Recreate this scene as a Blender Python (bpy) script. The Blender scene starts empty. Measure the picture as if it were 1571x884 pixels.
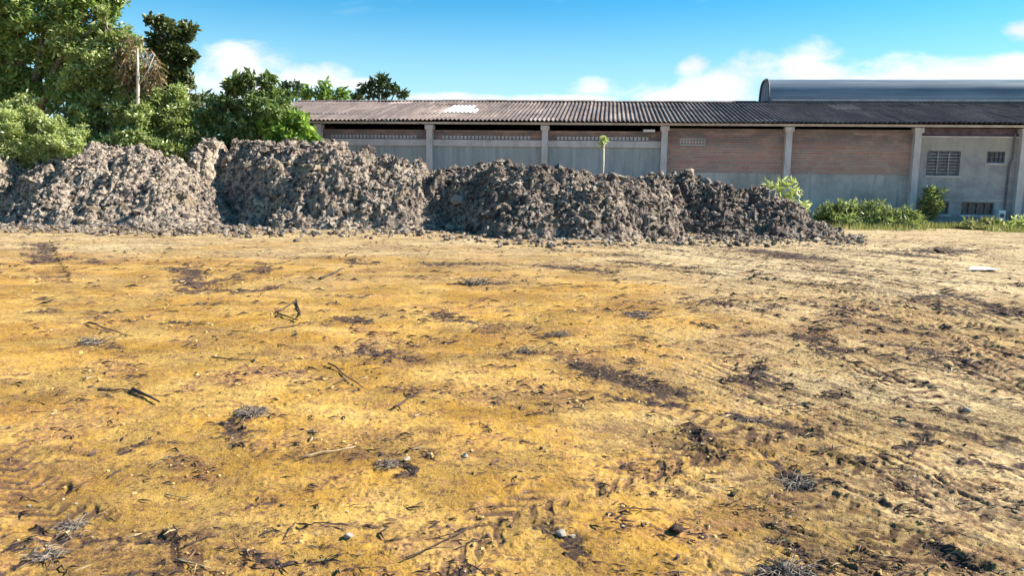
import bpy, math, random
import numpy as np
from mathutils import Vector, Matrix
random.seed(7); RS = np.random.RandomState(11)
SC = bpy.context.scene
COL = SC.collection
R = math.radians

# ------------------------------------------------------------------ camera
F_PX, CX, CY, W_PX = 1180.0, 785.5, 442.0, 1571.0
EYE = 1.65
PITCH = math.atan(172/F_PX); ROLL = R(0.82)
fwd = Vector((0, math.cos(PITCH), -math.sin(PITCH)))
r0 = Vector((1, 0, 0)); u0 = Vector((0, math.sin(PITCH), math.cos(PITCH)))
rgt = r0*math.cos(ROLL)+u0*math.sin(ROLL)
upv = -r0*math.sin(ROLL)+u0*math.cos(ROLL)
cam_d = bpy.data.cameras.new('camera'); cam = bpy.data.objects.new('camera', cam_d); COL.objects.link(cam)
cam_d.sensor_width = 36; cam_d.lens = 36*F_PX/W_PX; cam_d.clip_end = 3000; cam_d.clip_start = 0.05
M = Matrix.Identity(4)
for i in range(3):
    M[i][0] = rgt[i]; M[i][1] = upv[i]; M[i][2] = -fwd[i]
M[2][3] = EYE
cam.matrix_world = M
SC.camera = cam

# ------------------------------------------------------------------ world, sun, exposure
SUN_EL, SUN_AZ = R(36), R(82)          # azimuth measured from +Y towards +X
sdir = Vector((math.sin(SUN_AZ)*math.cos(SUN_EL), math.cos(SUN_AZ)*math.cos(SUN_EL), math.sin(SUN_EL)))
sl = bpy.data.lights.new('sun', 'SUN'); sl.energy = 5.0; sl.angle = R(0.5); sl.color = (1.0, 0.93, 0.82)
so = bpy.data.objects.new('sun', sl); COL.objects.link(so)
so.rotation_euler = sdir.to_track_quat('Z', 'Y').to_euler(); so.location = (20, 0, 30)
SC.view_settings.view_transform = 'Standard'
try: SC.view_settings.look = 'None'
except Exception: pass
SC.view_settings.exposure = 1.28
SC.view_settings.gamma = 1.0
SKY_STRENGTH = 0.051
SKY_TINT = (0.30, 1.20, 1.46)

wd = bpy.data.worlds.new('World'); SC.world = wd; wd.use_nodes = True
nt = wd.node_tree; nt.nodes.clear()
class NB:
    def __init__(s, t): s.t = t
    def n(s, typ, **k):
        o = s.t.nodes.new(typ)
        for a, b in k.items(): setattr(o, a, b)
        return o
    def put(s, sock, v):
        if isinstance(v, bpy.types.NodeSocket): s.t.links.new(v, sock)
        elif v is not None:
            if isinstance(v, (tuple, list)) and len(v) == 3 and sock.type == 'RGBA': v = (*v, 1)
            sock.default_value = v
    def m(s, op, a, b=None, c=None, clamp=False):
        o = s.n('ShaderNodeMath', operation=op, use_clamp=clamp)
        s.put(o.inputs[0], a)
        if b is not None: s.put(o.inputs[1], b)
        if c is not None: s.put(o.inputs[2], c)
        return o.outputs[0]
    def mix(s, f, a, b, mode='MIX'):
        o = s.n('ShaderNodeMix', data_type='RGBA', blend_type=mode)
        s.put(o.inputs[0], f); s.put(o.inputs[6], a); s.put(o.inputs[7], b)
        return o.outputs[2]
    def mr(s, v, a, b, c=0., d=1., smooth=True):
        o = s.n('ShaderNodeMapRange', interpolation_type='SMOOTHSTEP' if smooth else 'LINEAR')
        s.put(o.inputs[0], v)
        for i, x in enumerate((a, b, c, d)): o.inputs[i+1].default_value = x
        return o.outputs[0]
    def noise(s, vec, scale, detail=4, rough=.5, dist=0.):
        o = s.n('ShaderNodeTexNoise'); s.put(o.inputs['Vector'], vec)
        o.inputs['Scale'].default_value = scale; o.inputs['Detail'].default_value = detail
        o.inputs['Roughness'].default_value = rough; o.inputs['Distortion'].default_value = dist
        return o.outputs[0]
    def vor(s, vec, scale, feature='F1', out=0):
        o = s.n('ShaderNodeTexVoronoi', feature=feature); s.put(o.inputs['Vector'], vec)
        o.inputs['Scale'].default_value = scale
        return o.outputs[out]
    def mapping(s, vec, scale=(1, 1, 1), rot=(0, 0, 0), loc=(0, 0, 0)):
        o = s.n('ShaderNodeMapping'); s.put(o.inputs[0], vec)
        o.inputs[1].default_value = loc; o.inputs[2].default_value = rot; o.inputs[3].default_value = scale
        return o.outputs[0]

nb = NB(nt)
sky = nb.n('ShaderNodeTexSky', sky_type='NISHITA', sun_disc=False, sun_elevation=SUN_EL, sun_rotation=SUN_AZ)
sky.altitude = 700; sky.air_density = 1.0; sky.dust_density = 0.6; sky.ozone_density = 2.2
tc = nb.n('ShaderNodeTexCoord').outputs['Generated']
sp = nb.n('ShaderNodeSeparateXYZ'); nb.put(sp.inputs[0], tc)
az = nb.m('ARCTAN2', sp.outputs[0], sp.outputs[1])
el = nb.m('ARCSINE', sp.outputs[2])
skc = nb.mix(1.0, sky.outputs[0], SKY_TINT, 'MULTIPLY')
# cumulus banks, each an ellipse of directions broken up by noise (azimuth, elevation in radians)
def az_el(px, py):
    d = fwd*F_PX+rgt*(px-CX)+upv*(CY-py); d.normalize()
    return math.atan2(d.x, d.y), math.asin(d.z)
warp = nb.n('ShaderNodeCombineXYZ'); nb.put(warp.inputs[0], az); nb.put(warp.inputs[1], nb.m('MULTIPLY', el, 1.7))
cn = nb.noise(warp.outputs[0], 13, 9, .58, .3)
cn2 = nb.noise(warp.outputs[0], 5, 4, .5)
dens = None
for (px, py, hw, hh) in [(385, 108, 85, 36), (330, 130, 90, 26), (470, 118, 95, 24), (550, 128, 60, 12),
                         (1225, 112, 95, 44), (1350, 118, 105, 32), (1120, 128, 90, 34), (1063, 102, 34, 20),
                         (1030, 145, 90, 20), (1480, 120, 120, 26), (1575, 105, 60, 30), (1570, 48, 34, 16),
                         (905, 132, 62, 20), (700, 150, 140, 9), (850, 152, 120, 9)]:
    a, e = az_el(px, py)
    d = nb.m('ADD', nb.m('POWER', nb.m('DIVIDE', nb.m('SUBTRACT', az, a), hw/F_PX*.95), 2),
             nb.m('POWER', nb.m('DIVIDE', nb.m('SUBTRACT', el, e), hh/F_PX), 2))
    v = nb.m('SUBTRACT', 1.0, d)
    if (px, py) in ((905, 132),): v = nb.m('SUBTRACT', v, .45)
    dens = v if dens is None else nb.m('MAXIMUM', dens, v)
dens = nb.m('MAXIMUM', dens, -1.5)
# a broken belt of cumulus for the directions the photo does not show
belt = nb.m('MULTIPLY', nb.mr(nb.m('ABSOLUTE', az), .75, 1.0, 0, 1), nb.m('SUBTRACT', nb.m('MULTIPLY', cn2, 5), 2.6))
belt = nb.m('MULTIPLY', belt, nb.mr(el, .12, .4, 1, 0))
dens = nb.m('ADD', dens, nb.m('MAXIMUM', belt, 0))
dens = nb.m('ADD', dens, nb.m('MULTIPLY', nb.m('SUBTRACT', cn, .5), 3.6))
cm = nb.mr(dens, -.1, 1.15)
wisp = nb.mr(nb.noise(nb.mapping(warp.outputs[0], (1, 3, 1)), 4, 8, .6, .6), .52, .8, 0, .35)
low = nb.mr(el, .03, .235, .80, 0)
# cloud colour: bright tops, faintly grey-pink undersides
shade = nb.mr(cn2, .35, .7)
cc = nb.mix(shade, (7.6, 7.9, 8.3), (10.5, 10.5, 10.5))
hz = nb.mix(nb.m('MAXIMUM', low, wisp), skc, (6.4, 8.8, 9.2))
fin = nb.mix(cm, hz, cc)
bg = nb.n('ShaderNodeBackground'); nb.put(bg.inputs[0], fin); bg.inputs[1].default_value = SKY_STRENGTH
ow = nb.n('ShaderNodeOutputWorld'); nt.links.new(bg.outputs[0], ow.inputs[0])

# ------------------------------------------------------------------ helpers
def P(px, py, Y):
    d = fwd*F_PX+rgt*(px-CX)+upv*(CY-py)
    return Vector((0, 0, EYE))+d*(Y/d.y)
def G(px, py, z=0.):
    d = fwd*F_PX+rgt*(px-CX)+upv*(CY-py)
    t = (z-EYE)/d.z
    return Vector((d.x*t, d.y*t, z))
def tag(o, label=None, cat=None, group=None, kind=None):
    if label: o['label'] = label
    if cat: o['category'] = cat
    if group: o['group'] = group
    if kind: o['kind'] = kind
    return o
def empty(name, loc, rz=0):
    o = bpy.data.objects.new(name, None); COL.objects.link(o)
    o.location = loc; o.rotation_euler = (0, 0, rz); o.empty_display_size = .3
    return o
def mesh_np(name, V, Fq, mat, parent=None, smooth=False, loc=None):
    """V (n,3) array; Fq (m,k) int array or list of lists"""
    me = bpy.data.meshes.new(name)
    V = np.asarray(V, dtype=np.float32)
    if isinstance(Fq, np.ndarray):
        me.vertices.add(len(V)); me.vertices.foreach_set('co', V.ravel())
        k = Fq.shape[1]; m = len(Fq)
        me.loops.add(m*k); me.loops.foreach_set('vertex_index', Fq.astype(np.int32).ravel())
        me.polygons.add(m); me.polygons.foreach_set('loop_start', np.arange(0, m*k, k, dtype=np.int32))
        try: me.polygons.foreach_set('loop_total', np.full(m, k, dtype=np.int32))
        except Exception: pass
        me.update(calc_edges=True)
    else:
        me.from_pydata([tuple(v) for v in V], [], Fq)
    me.polygons.foreach_set('use_smooth', np.full(len(me.polygons), smooth))
    if mat: me.materials.append(mat)
    o = bpy.data.objects.new(name, me); COL.objects.link(o)
    if parent: o.parent = parent
    if loc is not None: o.location = loc
    return o
class MB:
    def __init__(s): s.v = []; s.f = []
    def box(s, x0, x1, y0, y1, z0, z1):
        b = len(s.v)
        s.v += [(x, y, z) for z in (z0, z1) for y in (y0, y1) for x in (x0, x1)]
        s.f += [[b+i for i in q] for q in ((0, 2, 3, 1), (4, 5, 7, 6), (0, 1, 5, 4), (2, 6, 7, 3), (0, 4, 6, 2), (1, 3, 7, 5))]
        return s
    def tube(s, pts, rad, seg=8, caps=True):
        pts = [Vector(p) for p in pts]
        if not isinstance(rad, (list, tuple)): rad = [rad]*len(pts)
        b = len(s.v); prev = None
        for i, p in enumerate(pts):
            t = (pts[min(i+1, len(pts)-1)]-pts[max(i-1, 0)]).normalized()
            a = Vector((0, 0, 1)) if abs(t.z) < .9 else Vector((1, 0, 0))
            if prev is not None: a = prev
            x = (a-t*a.dot(t))
            if x.length < 1e-4: x = t.orthogonal()
            x.normalize(); y = t.cross(x); prev = x
            for k in range(seg):
                an = 2*math.pi*k/seg
                s.v.append(tuple(p+(x*math.cos(an)+y*math.sin(an))*rad[i]))
        for i in range(len(pts)-1):
            for k in range(seg):
                k2 = (k+1) % seg
                s.f.append([b+i*seg+k, b+i*seg+k2, b+(i+1)*seg+k2, b+(i+1)*seg+k])
        if caps:
            s.f.append([b+k for k in range(seg)][::-1]); s.f.append([b+(len(pts)-1)*seg+k for k in range(seg)])
        return s
    def build(s, name, mat, parent=None, smooth=False, loc=None):
        return mesh_np(name, np.array(s.v), s.f, mat, parent, smooth, loc)

def vnoise(x, y, seed=0):
    xi = np.floor(x).astype(np.int64); yi = np.floor(y).astype(np.int64)
    fx = x-xi; fy = y-yi
    fx = fx*fx*fx*(fx*(fx*6-15)+10); fy = fy*fy*fy*(fy*(fy*6-15)+10)
    def h(a, b):
        n = (a*374761393+b*668265263+seed*974634777) & 0xffffffff
        n = ((n ^ (n >> 13))*1274126177) & 0xffffffff
        n = n ^ (n >> 16)
        return (n & 0xffffff)/float(0xffffff)
    return (h(xi, yi)*(1-fx)+h(xi+1, yi)*fx)*(1-fy)+(h(xi, yi+1)*(1-fx)+h(xi+1, yi+1)*fx)*fy
def fbm(x, y, oct=4, seed=0, gain=.5):
    s = 0; a = 1; t = 0
    for i in range(oct):
        c, q = math.cos(.7*i+.3), math.sin(.7*i+.3)
        s = s+a*vnoise((x*c-y*q)*2**i+13.1*i, (x*q+y*c)*2**i+7.7*i, seed+i); t += a; a *= gain
    return s/t
def cell(x, y, seed=0):
    """distance to the nearest jittered point and that cell's random value"""
    xi = np.floor(x).astype(np.int64); yi = np.floor(y).astype(np.int64)
    best = np.full(x.shape, 9.); bid = np.zeros(x.shape)
    def h(a, b, s):
        n = (a*374761393+b*668265263+s*974634777) & 0xffffffff
        n = ((n ^ (n >> 13))*1274126177) & 0xffffffff
        n = n ^ (n >> 16)
        return (n & 0xffffff)/float(0xffffff)
    for dx in (-1, 0, 1):
        for dy in (-1, 0, 1):
            a = xi+dx; b = yi+dy
            d = np.hypot(a+h(a, b, seed)-x, b+h(a, b, seed+1)-y)
            m = d < best
            best = np.where(m, d, best); bid = np.where(m, h(a, b, seed+2), bid)
    return best, bid
def sstep(v, a, b):
    t = np.clip((v-a)/(b-a), 0, 1); return t*t*(3-2*t)

# ------------------------------------------------------------------ materials
def new_mat(name):
    m = bpy.data.materials.new(name); m.use_nodes = True
    t = m.node_tree; t.nodes.clear()
    n = NB(t); out = n.n('ShaderNodeOutputMaterial'); b = n.n('ShaderNodeBsdfPrincipled')
    t.links.new(b.outputs[0], out.inputs[0])
    b.inputs['Roughness'].default_value = .9
    b.inputs['Specular IOR Level'].default_value = .25
    return m, n, b, out
def objco(n): return n.n('ShaderNodeTexCoord').outputs['Object']
def geoco(n): return n.n('ShaderNodeNewGeometry').outputs['Position']
def bump(n, b, h, dist, strength=1.):
    o = n.n('ShaderNodeBump'); n.put(o.inputs['Height'], h); o.inputs['Distance'].default_value = dist
    n.put(o.inputs['Strength'], strength)
    n.put(b.inputs['Normal'], o.outputs[0])
def mat_simple(name, c1, c2, scale=3, rough=.85, detail=5, bdist=.0, lo=.35, hi=.65, metallic=0., spec=.25):
    m, n, b, o = new_mat(name)
    v = objco(n); f = n.noise(v, scale, detail, .6)
    n.put(b.inputs['Base Color'], n.mix(n.mr(f, lo, hi), c1, c2))
    b.inputs['Roughness'].default_value = rough; b.inputs['Metallic'].default_value = metallic
    b.inputs['Specular IOR Level'].default_value = spec
    if bdist: bump(n, b, n.noise(v, scale*6, 5, .6), bdist)
    return m
def mat_leaf(name, dark, light, scale=1.2, trans=.35):
    m, n, b, o = new_mat(name)
    v = geoco(n)
    ri = n.n('ShaderNodeNewGeometry').outputs['Random Per Island']
    f = n.m('ADD', n.m('MULTIPLY', n.mr(n.noise(v, scale, 3, .6), .35, .65), .42), n.m('MULTIPLY', ri, .58))
    c = n.mix(f, dark, light)
    c = n.mix(n.mr(ri, .84, .97, 0, .75), c, (min(.75, light[0]*2+.06), min(.8, light[1]*1.6+.06), light[2]*2+.05))  # random leaves painted pale to read as bright highlights
    n.put(b.inputs['Base Color'], c); b.inputs['Roughness'].default_value = .42
    b.inputs['Specular IOR Level'].default_value = .5
    tr = n.n('ShaderNodeBsdfTranslucent'); n.put(tr.inputs[0], n.mix(.5, c, (light[0]*1.2, light[1]*1.3, light[2]*.6)))
    mx = n.n('ShaderNodeMixShader'); mx.inputs[0].default_value = trans
    m.node_tree.links.new(b.outputs[0], mx.inputs[1]); m.node_tree.links.new(tr.outputs[0], mx.inputs[2])
    m.node_tree.links.new(mx.outputs[0], o.inputs[0])
    return m
BARK = mat_simple('bark', (.13, .10, .08), (.28, .23, .19), 6, .95, 5, .02)
PALEBARK = mat_simple('pale_bark', (.42, .34, .26), (.62, .54, .44), 5, .9, 5, .02)
TWIG = mat_simple('twig_bark', (.035, .025, .025), (.12, .08, .06), 12, .9)
DRYWOOD = mat_simple('dry_wood', (.30, .22, .12), (.5, .4, .25), 12, .9)
STRAW = mat_simple('dry_straw', (.18, .13, .09), (.55, .44, .26), 20, .8)
STONE = mat_simple('pale_stone', (.5, .44, .34), (.75, .68, .58), 14, .85, 5, .01)
PAPER = mat_simple('white_scrap', (.75, .72, .66), (.85, .83, .78), 5, .7)
CLODM = mat_simple('dark_clod', (.05, .035, .035), (.22, .14, .10), 15, 1., 5, .02)

# ================================================================== GROUND
def segdist(X, Y, a, b):
    ax, ay = a; bx, by = b
    dx, dy = bx-ax, by-ay; L2 = dx*dx+dy*dy+1e-9
    t = np.clip(((X-ax)*dx+(Y-ay)*dy)/L2, 0, 1)
    return np.hypot(X-(ax+t*dx), Y-(ay+t*dy)), t*math.sqrt(L2)
# dark humus ('d') and reddish ('r') smears: pixel ends, half-height in photo px, strength
SMEARS = [
 ('d',65,373,70,400,3,.9),('r',140,392,210,395,7,.7),('r',0,408,110,432,9,.6),('d',285,410,298,436,5,.9),('d',290,443,380,446,8,.8),
 ('d',330,430,420,412,4,.7),('r',380,418,500,424,10,.5),('d',35,455,55,457,3,.8),('d',70,478,86,480,4,.9),('r',145,483,235,475,4,.7),
 ('d',250,500,280,499,3,.9),('d',128,530,152,536,6,.7),('r',160,556,240,582,12,.6),('r',345,585,430,580,22,.8),('d',160,603,235,611,5,.8),
 ('r',655,470,725,474,8,.8),('d',685,485,760,507,7,.6),('d',525,490,546,492,6,1.),('r',550,505,640,562,14,.8),('d',565,535,630,555,7,.7),
 ('r',850,545,940,558,22,.85),('d',905,565,1035,602,13,1.),('d',840,411,940,421,3,.9),('d',950,404,1050,414,3,.9),('d',720,436,750,434,4,.9),
 ('d',655,406,745,404,3,.7),('d',520,398,565,403,3,.8),('d',965,489,1000,485,5,.9),('d',845,516,870,514,5,.8),('d',800,541,815,540,6,.8),
 ('r',1150,385,1240,399,7,1.),('d',1165,386,1230,396,5,1.),('d',1240,410,1300,410,2,.9),('d',1240,417,1300,421,2,.9),('d',1350,390,1420,396,4,.9),
 ('d',1430,388,1470,384,5,.9),('d',1405,457,1465,449,4,.9),('d',1465,449,1571,485,5,.9),('d',1370,527,1480,556,10,.85),('d',1380,550,1500,575,4,.6),
 ('d',1130,560,1195,597,9,.95),('d',1445,468,1490,484,7,.8),('r',1210,500,1290,535,10,.7),('d',1235,520,1290,545,6,.8),('r',1280,430,1571,470,14,.45),
 ('d',205,690,285,677,5,.9),('r',300,700,350,722,14,.7),('r',0,700,40,775,14,.7),('d',68,822,118,800,7,1.),('d',108,836,145,828,9,1.),('d',48,880,95,850,9,1.),
 ('d',150,838,250,846,6,.8),('r',250,842,360,828,14,.8),('d',240,845,300,838,8,.8),('r',395,765,450,748,14,.8),('d',410,760,440,752,6,.8),('r',450,750,525,733,12,.7),
 ('d',420,843,500,852,7,.8),('d',365,640,402,660,10,.8),('d',340,662,440,655,4,.7),('d',585,712,622,728,11,.9),('r',640,700,770,722,12,.7),('r',640,640,700,645,9,.6),
 ('r',860,698,1000,705,12,.6),('r',890,720,1000,745,20,.6),('d',808,798,865,840,11,1.),('d',862,842,892,872,8,.9),('r',600,872,740,858,20,.9),('d',600,880,740,875,10,.7),
 ('r',900,790,1046,805,18,.6),('d',940,606,1046,622,9,.9),('d',990,642,1050,660,8,.7),('d',1118,640,1212,658,9,.9),('d',1046,670,1135,684,7,.9),('d',1128,694,1178,706,8,.8),
 ('d',1200,718,1242,755,16,1.),('d',1240,742,1385,790,10,.8),('d',1368,682,1402,664,8,.9),('d',1400,655,1571,672,12,.85),('d',1330,704,1372,726,4,.9),('d',1340,696,1402,716,5,.8),
 ('d',1415,735,1462,760,7,.8),('d',1480,708,1545,702,10,.8),('d',1210,823,1310,850,7,.9),('d',1255,828,1325,834,7,.9),('d',1450,843,1512,880,11,.9),('d',1165,880,1245,872,12,1.),
 ('r',1440,800,1571,870,26,.7),('r',1046,780,1130,870,22,.7),('d',1080,850,1120,866,8,.7),('r',700,560,860,600,18,.5),('r',1180,600,1300,640,16,.5),('d',1275,610,1310,612,6,.8),
 ('d',1480,630,1500,640,4,.8),('r',540,600,700,600,14,.5),('d',740,600,850,640,6,.5),('d',1060,460,1170,476,8,.6),('d',1050,500,1150,520,5,.5),('r',1000,520,1150,560,16,.4),
 ('d',1250,470,1420,500,5,.6),('d',1300,500,1420,512,6,.6),('d',860,385,1000,395,3,.6),('d',1000,372,1160,382,3,.7),('d',930,375,1060,386,3,.6),('d',100,395,160,405,3,.6),
 ('r',0,560,120,640,16,.35),('d',0,345,640,347,2.5,.8),('d',640,350,850,366,3,.8),('d',850,368,1280,364,3,.7),
]
NP = 1100; NR = 900
az_in = np.linspace(-R(41), R(41), NP)
az_out = np.linspace(R(41), 2*math.pi-R(41), 90)[1:-1]
azs = np.concatenate([az_in, az_out])
rs = np.concatenate([[0.05, .6, 1.2], np.geomspace(1.8, 34, NR), np.geomspace(34, 1500, 60)[1:]])
AZ, RR = np.meshgrid(azs, rs)
GX = RR*np.sin(AZ); GY = RR*np.cos(AZ)
SA = R(-52)     # direction of the drag marks on the right half
def streak_noise(X, Y, seed):
    w = sstep(X-.12*Y, -1.5, 3.0)
    a1 = fbm(X*.9, Y*3.2, 5, seed)
    c, s = math.cos(SA), math.sin(SA)
    U = X*c+Y*s; V = -X*s+Y*c
    a2 = fbm(U*.7, V*7.5, 5, seed+40)
    return a1*(1-w)+a2*w
wx = (fbm(GX*1.7, GY*1.7, 4, 5)-.5); wy = (fbm(GX*1.7, GY*1.7, 4, 9)-.5)
wfx = (fbm(GX*9, GY*9, 3, 15)-.5); wfy = (fbm(GX*9, GY*9, 3, 19)-.5)
WX = GX+wx*.55+wfx*.16; WY = GY+wy*.55+wfy*.16
dark = np.zeros(GX.shape); red = np.zeros(GX.shape)
for k, x1, y1, x2, y2, hh, st in SMEARS:
    a = G(x1, y1); b = G(x2, y2)
    mid = ((x1+x2)/2, (y1+y2)/2)
    hw = abs(G(mid[0], mid[1]-hh).y-G(mid[0], mid[1]+hh).y)/2
    # world half width across the smear: vertical pixel extent is foreshortened, so keep it modest
    hw = min(max(hw, .05), .9)
    lo = np.array([min(a.x, b.x), min(a.y, b.y)])-hw*2-.5; hi = np.array([max(a.x, b.x), max(a.y, b.y)])+hw*2+.5
    m = (GX > lo[0]) & (GX < hi[0]) & (GY > lo[1]) & (GY < hi[1])
    if not m.any(): continue
    # ellipse-like falloff, squashed along the view axis
    d, _ = segdist(WX[m], WY[m], (a.x, a.y), (b.x, b.y))
    v = np.clip(1-d/(hw*1.25), 0, 1)*st
    if k == 'd': dark[m] = np.maximum(dark[m], v)
    else: red[m] = np.maximum(red[m], v)
brk = fbm(GX*14, GY*14, 4, 31, .65)
brk2 = fbm(GX*4.5, GY*4.5, 4, 77, .6)
st1 = streak_noise(GX, GY, 100)
inner = sstep(GY, 1, 2.5)*(1-sstep(RR, 60, 200))
fin_ = fbm(GX*34, GY*42, 3, 33, .7)
darkm = sstep(dark*1.05+(brk-.5)*1.3+(brk2-.5)*.7+(fin_-.5)*.8, .33, .66)*sstep(dark, .02, .25)
redm = sstep(red*1.0+(brk2-.5)*1.3+(brk-.5)*.9, .25, .85)*sstep(red, .02, .3)
gen = sstep(st1+(brk-.5)*.30+(fin_-.5)*.25, .59, .69)
rightness = sstep(GX-.15*GY, -2.5, 3.5)
darkm = np.maximum(darkm, gen*(.30+.35*rightness)*inner)
redm = np.maximum(redm, sstep(fbm(GX*1.1+3, GY*1.9, 5, 300)+(brk-.5)*.35, .55, .70)*.55)
pale = np.clip(sstep(GX-.10*GY, -1.2, 2.9)*.72+sstep(GY, 9, 19)*.75+(fbm(GX*.5, GY*.8, 4, 500)-.5)*.9, 0, 1)
# height
H = (fbm(GX*.35, GY*.35, 3, 600)-.5)*.10
H += (fbm(GX*1.6, GY*1.6, 4, 620)-.5)*.045
rough = .45+.9*fbm(GX*.8, GY*.8, 3, 640)
near = 1-sstep(RR, 20, 34)
H += (fbm(GX*7, GY*7, 4, 650, .6)-.5)*.013*rough*near
H += (streak_noise(GX*2.2, GY*2.2, 660)-.5)*.022*rightness*near
H += (streak_noise(GX*7, GY*7, 680)-.5)*.028*(.25+.75*rightness)*near
H += (fbm(GX*30, GY*30, 3, 690, .6)-.5)*.008*(1-sstep(RR, 9, 16))
cd, cid = cell(GX*11+wfx*1.5, GY*11+wfy*1.5, 700)
H += np.where(cid > .72, np.clip(.42-cd, 0, .42), 0)*.022*rough*near
cd, cid = cell(GX*26+wfx*3, GY*26, 720)
H += np.where(cid > .6, np.clip(.45-cd, 0, .45), 0)*.015*near*(1-sstep(RR, 8, 14))
H += darkm*(brk-.35)*.022*near
H -= sstep(dark, .3, .8)*.012*near
trk = np.zeros(GX.shape)
# tyre tread prints: pixel polyline, width (m), pitch, depth
def tread(pts, w, pitch, depth, chev=1.2, rim=.012):
    global H, darkm, trk
    ps = [G(*p) for p in pts]
    S0 = 0
    for a, b in zip(ps[:-1], ps[1:]):
        L = math.hypot(b.x-a.x, b.y-a.y)
        dx, dy = (b.x-a.x)/L, (b.y-a.y)/L
        rx = (GX-a.x)*dx+(GY-a.y)*dy; lt = -(GX-a.x)*dy+(GY-a.y)*dx+wfx*.05
        m = (rx > 0) & (rx < L) & (np.abs(lt) < w*.75) & (RR < 40)
        if m.any():
            s = (rx[m]+S0+wfy[m]*.05); t = lt[m]
            body = 1-sstep(np.abs(t), w*.42, w*.5)
            lug = sstep(np.sin(2*math.pi*(s/pitch+np.abs(t)*chev/pitch)), -.2, .5)
            rimh = np.exp(-((np.abs(t)-w*.56)/(.05))**2)*rim
            fade = .35+.9*sstep(brk2[m], .35, .6)
            trk[m] = np.maximum(trk[m], body*lug*fade*.8)
            H[m] += (-body*(.35+.65*lug)*depth*.6+rimh)*fade*(.4+brk[m])
        S0 += L
tread([(1418,455),(1412,475),(1418,500),(1440,525),(1480,550),(1530,580),(1600,620)], .42, .11, .03)
tread([(280,445),(340,437),(400,428),(460,420),(530,418),(600,414)], .40, .12, .04)
tread([(1090,472),(1130,466),(1170,462)], .45, .12, .04)
tread([(1225,505),(1300,545),(1380,590),(1440,622)], .40, .14, .016, 0.4)
tread([(880,405),(980,412),(1100,425),(1240,440),(1400,470),(1571,520)], .38, .12, .03)
tread([(560,404),(700,408),(880,405)], .38, .12, .03)
tread([(1000,620),(1130,665),(1250,700),(1400,750),(1571,820)], .36, .12, .012, .5)
tread([(1040,690),(1180,735),(1330,800),(1470,884)], .36, .12, .012, .5)
tread([(0,690),(60,770),(150,840),(330,900)], .36, .12, .014)
tread([(640,870),(760,800),(900,740),(1100,680),(1300,640)], .34, .13, .018)
tread([(60,372),(66,395),(80,430)], .5, .5, .05, 0)
tread([(1571,560),(1480,520),(1400,490),(1300,470),(1150,450)], .36, .12, .028)
# scrape marks: bundles of parallel thin lines left by the machine's bucket and tracks
def scrape(pts, w, gap, depth, st=.8):
    ps = [G(*p) for p in pts]
    for a, b in zip(ps[:-1], ps[1:]):
        L = math.hypot(b.x-a.x, b.y-a.y); dx, dy = (b.x-a.x)/L, (b.y-a.y)/L
        rx = (GX-a.x)*dx+(GY-a.y)*dy; lt = -(GX-a.x)*dy+(GY-a.y)*dx+wfx*.03+wx*.12
        m = (rx > -.1) & (rx < L+.1) & (np.abs(lt) < w*.5) & (RR < 40)
        if not m.any(): continue
        t = lt[m]; s_ = rx[m]
        lines = sstep(np.sin(2*math.pi*t/gap), .1, .75)
        brkn = sstep(fbm(s_*1.3+a.x, t/gap*.5+a.y, 3, 801), .30, .52)*np.clip(np.minimum(s_+.1, L+.1-s_)/(.15*L+.05), 0, 1)
        H[m] += (-lines*depth+depth*.4)*brkn*1.2
        trk[m] = np.maximum(trk[m], lines*brkn*st)
scrape([(1228, 508), (1300, 548), (1385, 592)], .5, .10, .014, 1.)
scrape([(640, 398), (840, 410), (960, 424)], .7, .18, .02)
scrape([(940, 404), (1060, 414), (1200, 432)], .8, .2, .02)
scrape([(1150, 402), (1300, 418), (1420, 440)], .9, .22, .02)
scrape([(1160, 425), (1260, 440), (1380, 455)], .5, .12, .02)
scrape([(850, 372), (1050, 384), (1290, 398)], 1.6, .3, .025, .7)
scrape([(0, 352), (320, 356), (640, 356)], 1.2, .3, .02, .6)
scrape([(250, 388), (520, 392), (760, 396)], 1.0, .25, .015, .45)
scrape([(1340, 372), (1571, 382)], 1.5, .35, .02, .6)
scrape([(1400, 452), (1480, 462), (1600, 500)], .8, .14, .013, .9)
scrape([(1370, 520), (1480, 548), (1600, 600)], 1.0, .13, .010, .7)
scrape([(1260, 470), (1400, 500), (1600, 560)], .7, .12, .009, .6)
scrape([(1060, 560), (1200, 610), (1330, 650)], .6, .09, .007, .6)
scrape([(1180, 640), (1330, 690), (1480, 750)], .5, .075, .006, .6)
scrape([(1400, 650), (1500, 680), (1620, 720)], .6, .08, .007, .7)
scrape([(1020, 668), (1130, 690), (1200, 720)], .3, .06, .010, .6)
scrape([(1215, 820), (1320, 850), (1420, 900)], .3, .055, .012, .8)
scrape([(1340, 700), (1410, 730), (1470, 765)], .35, .06, .012, .9)
V = np.stack([GX, GY, H], -1).reshape(-1, 3)
nr, na = GX.shape
i = np.arange(nr-1)[:, None]*na; j = np.arange(na)[None, :]; j2 = (j+1) % na
Fq = np.stack([i+j, i+j2, i+na+j2, i+na+j], -1).reshape(-1, 4)[:, ::-1]

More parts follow.
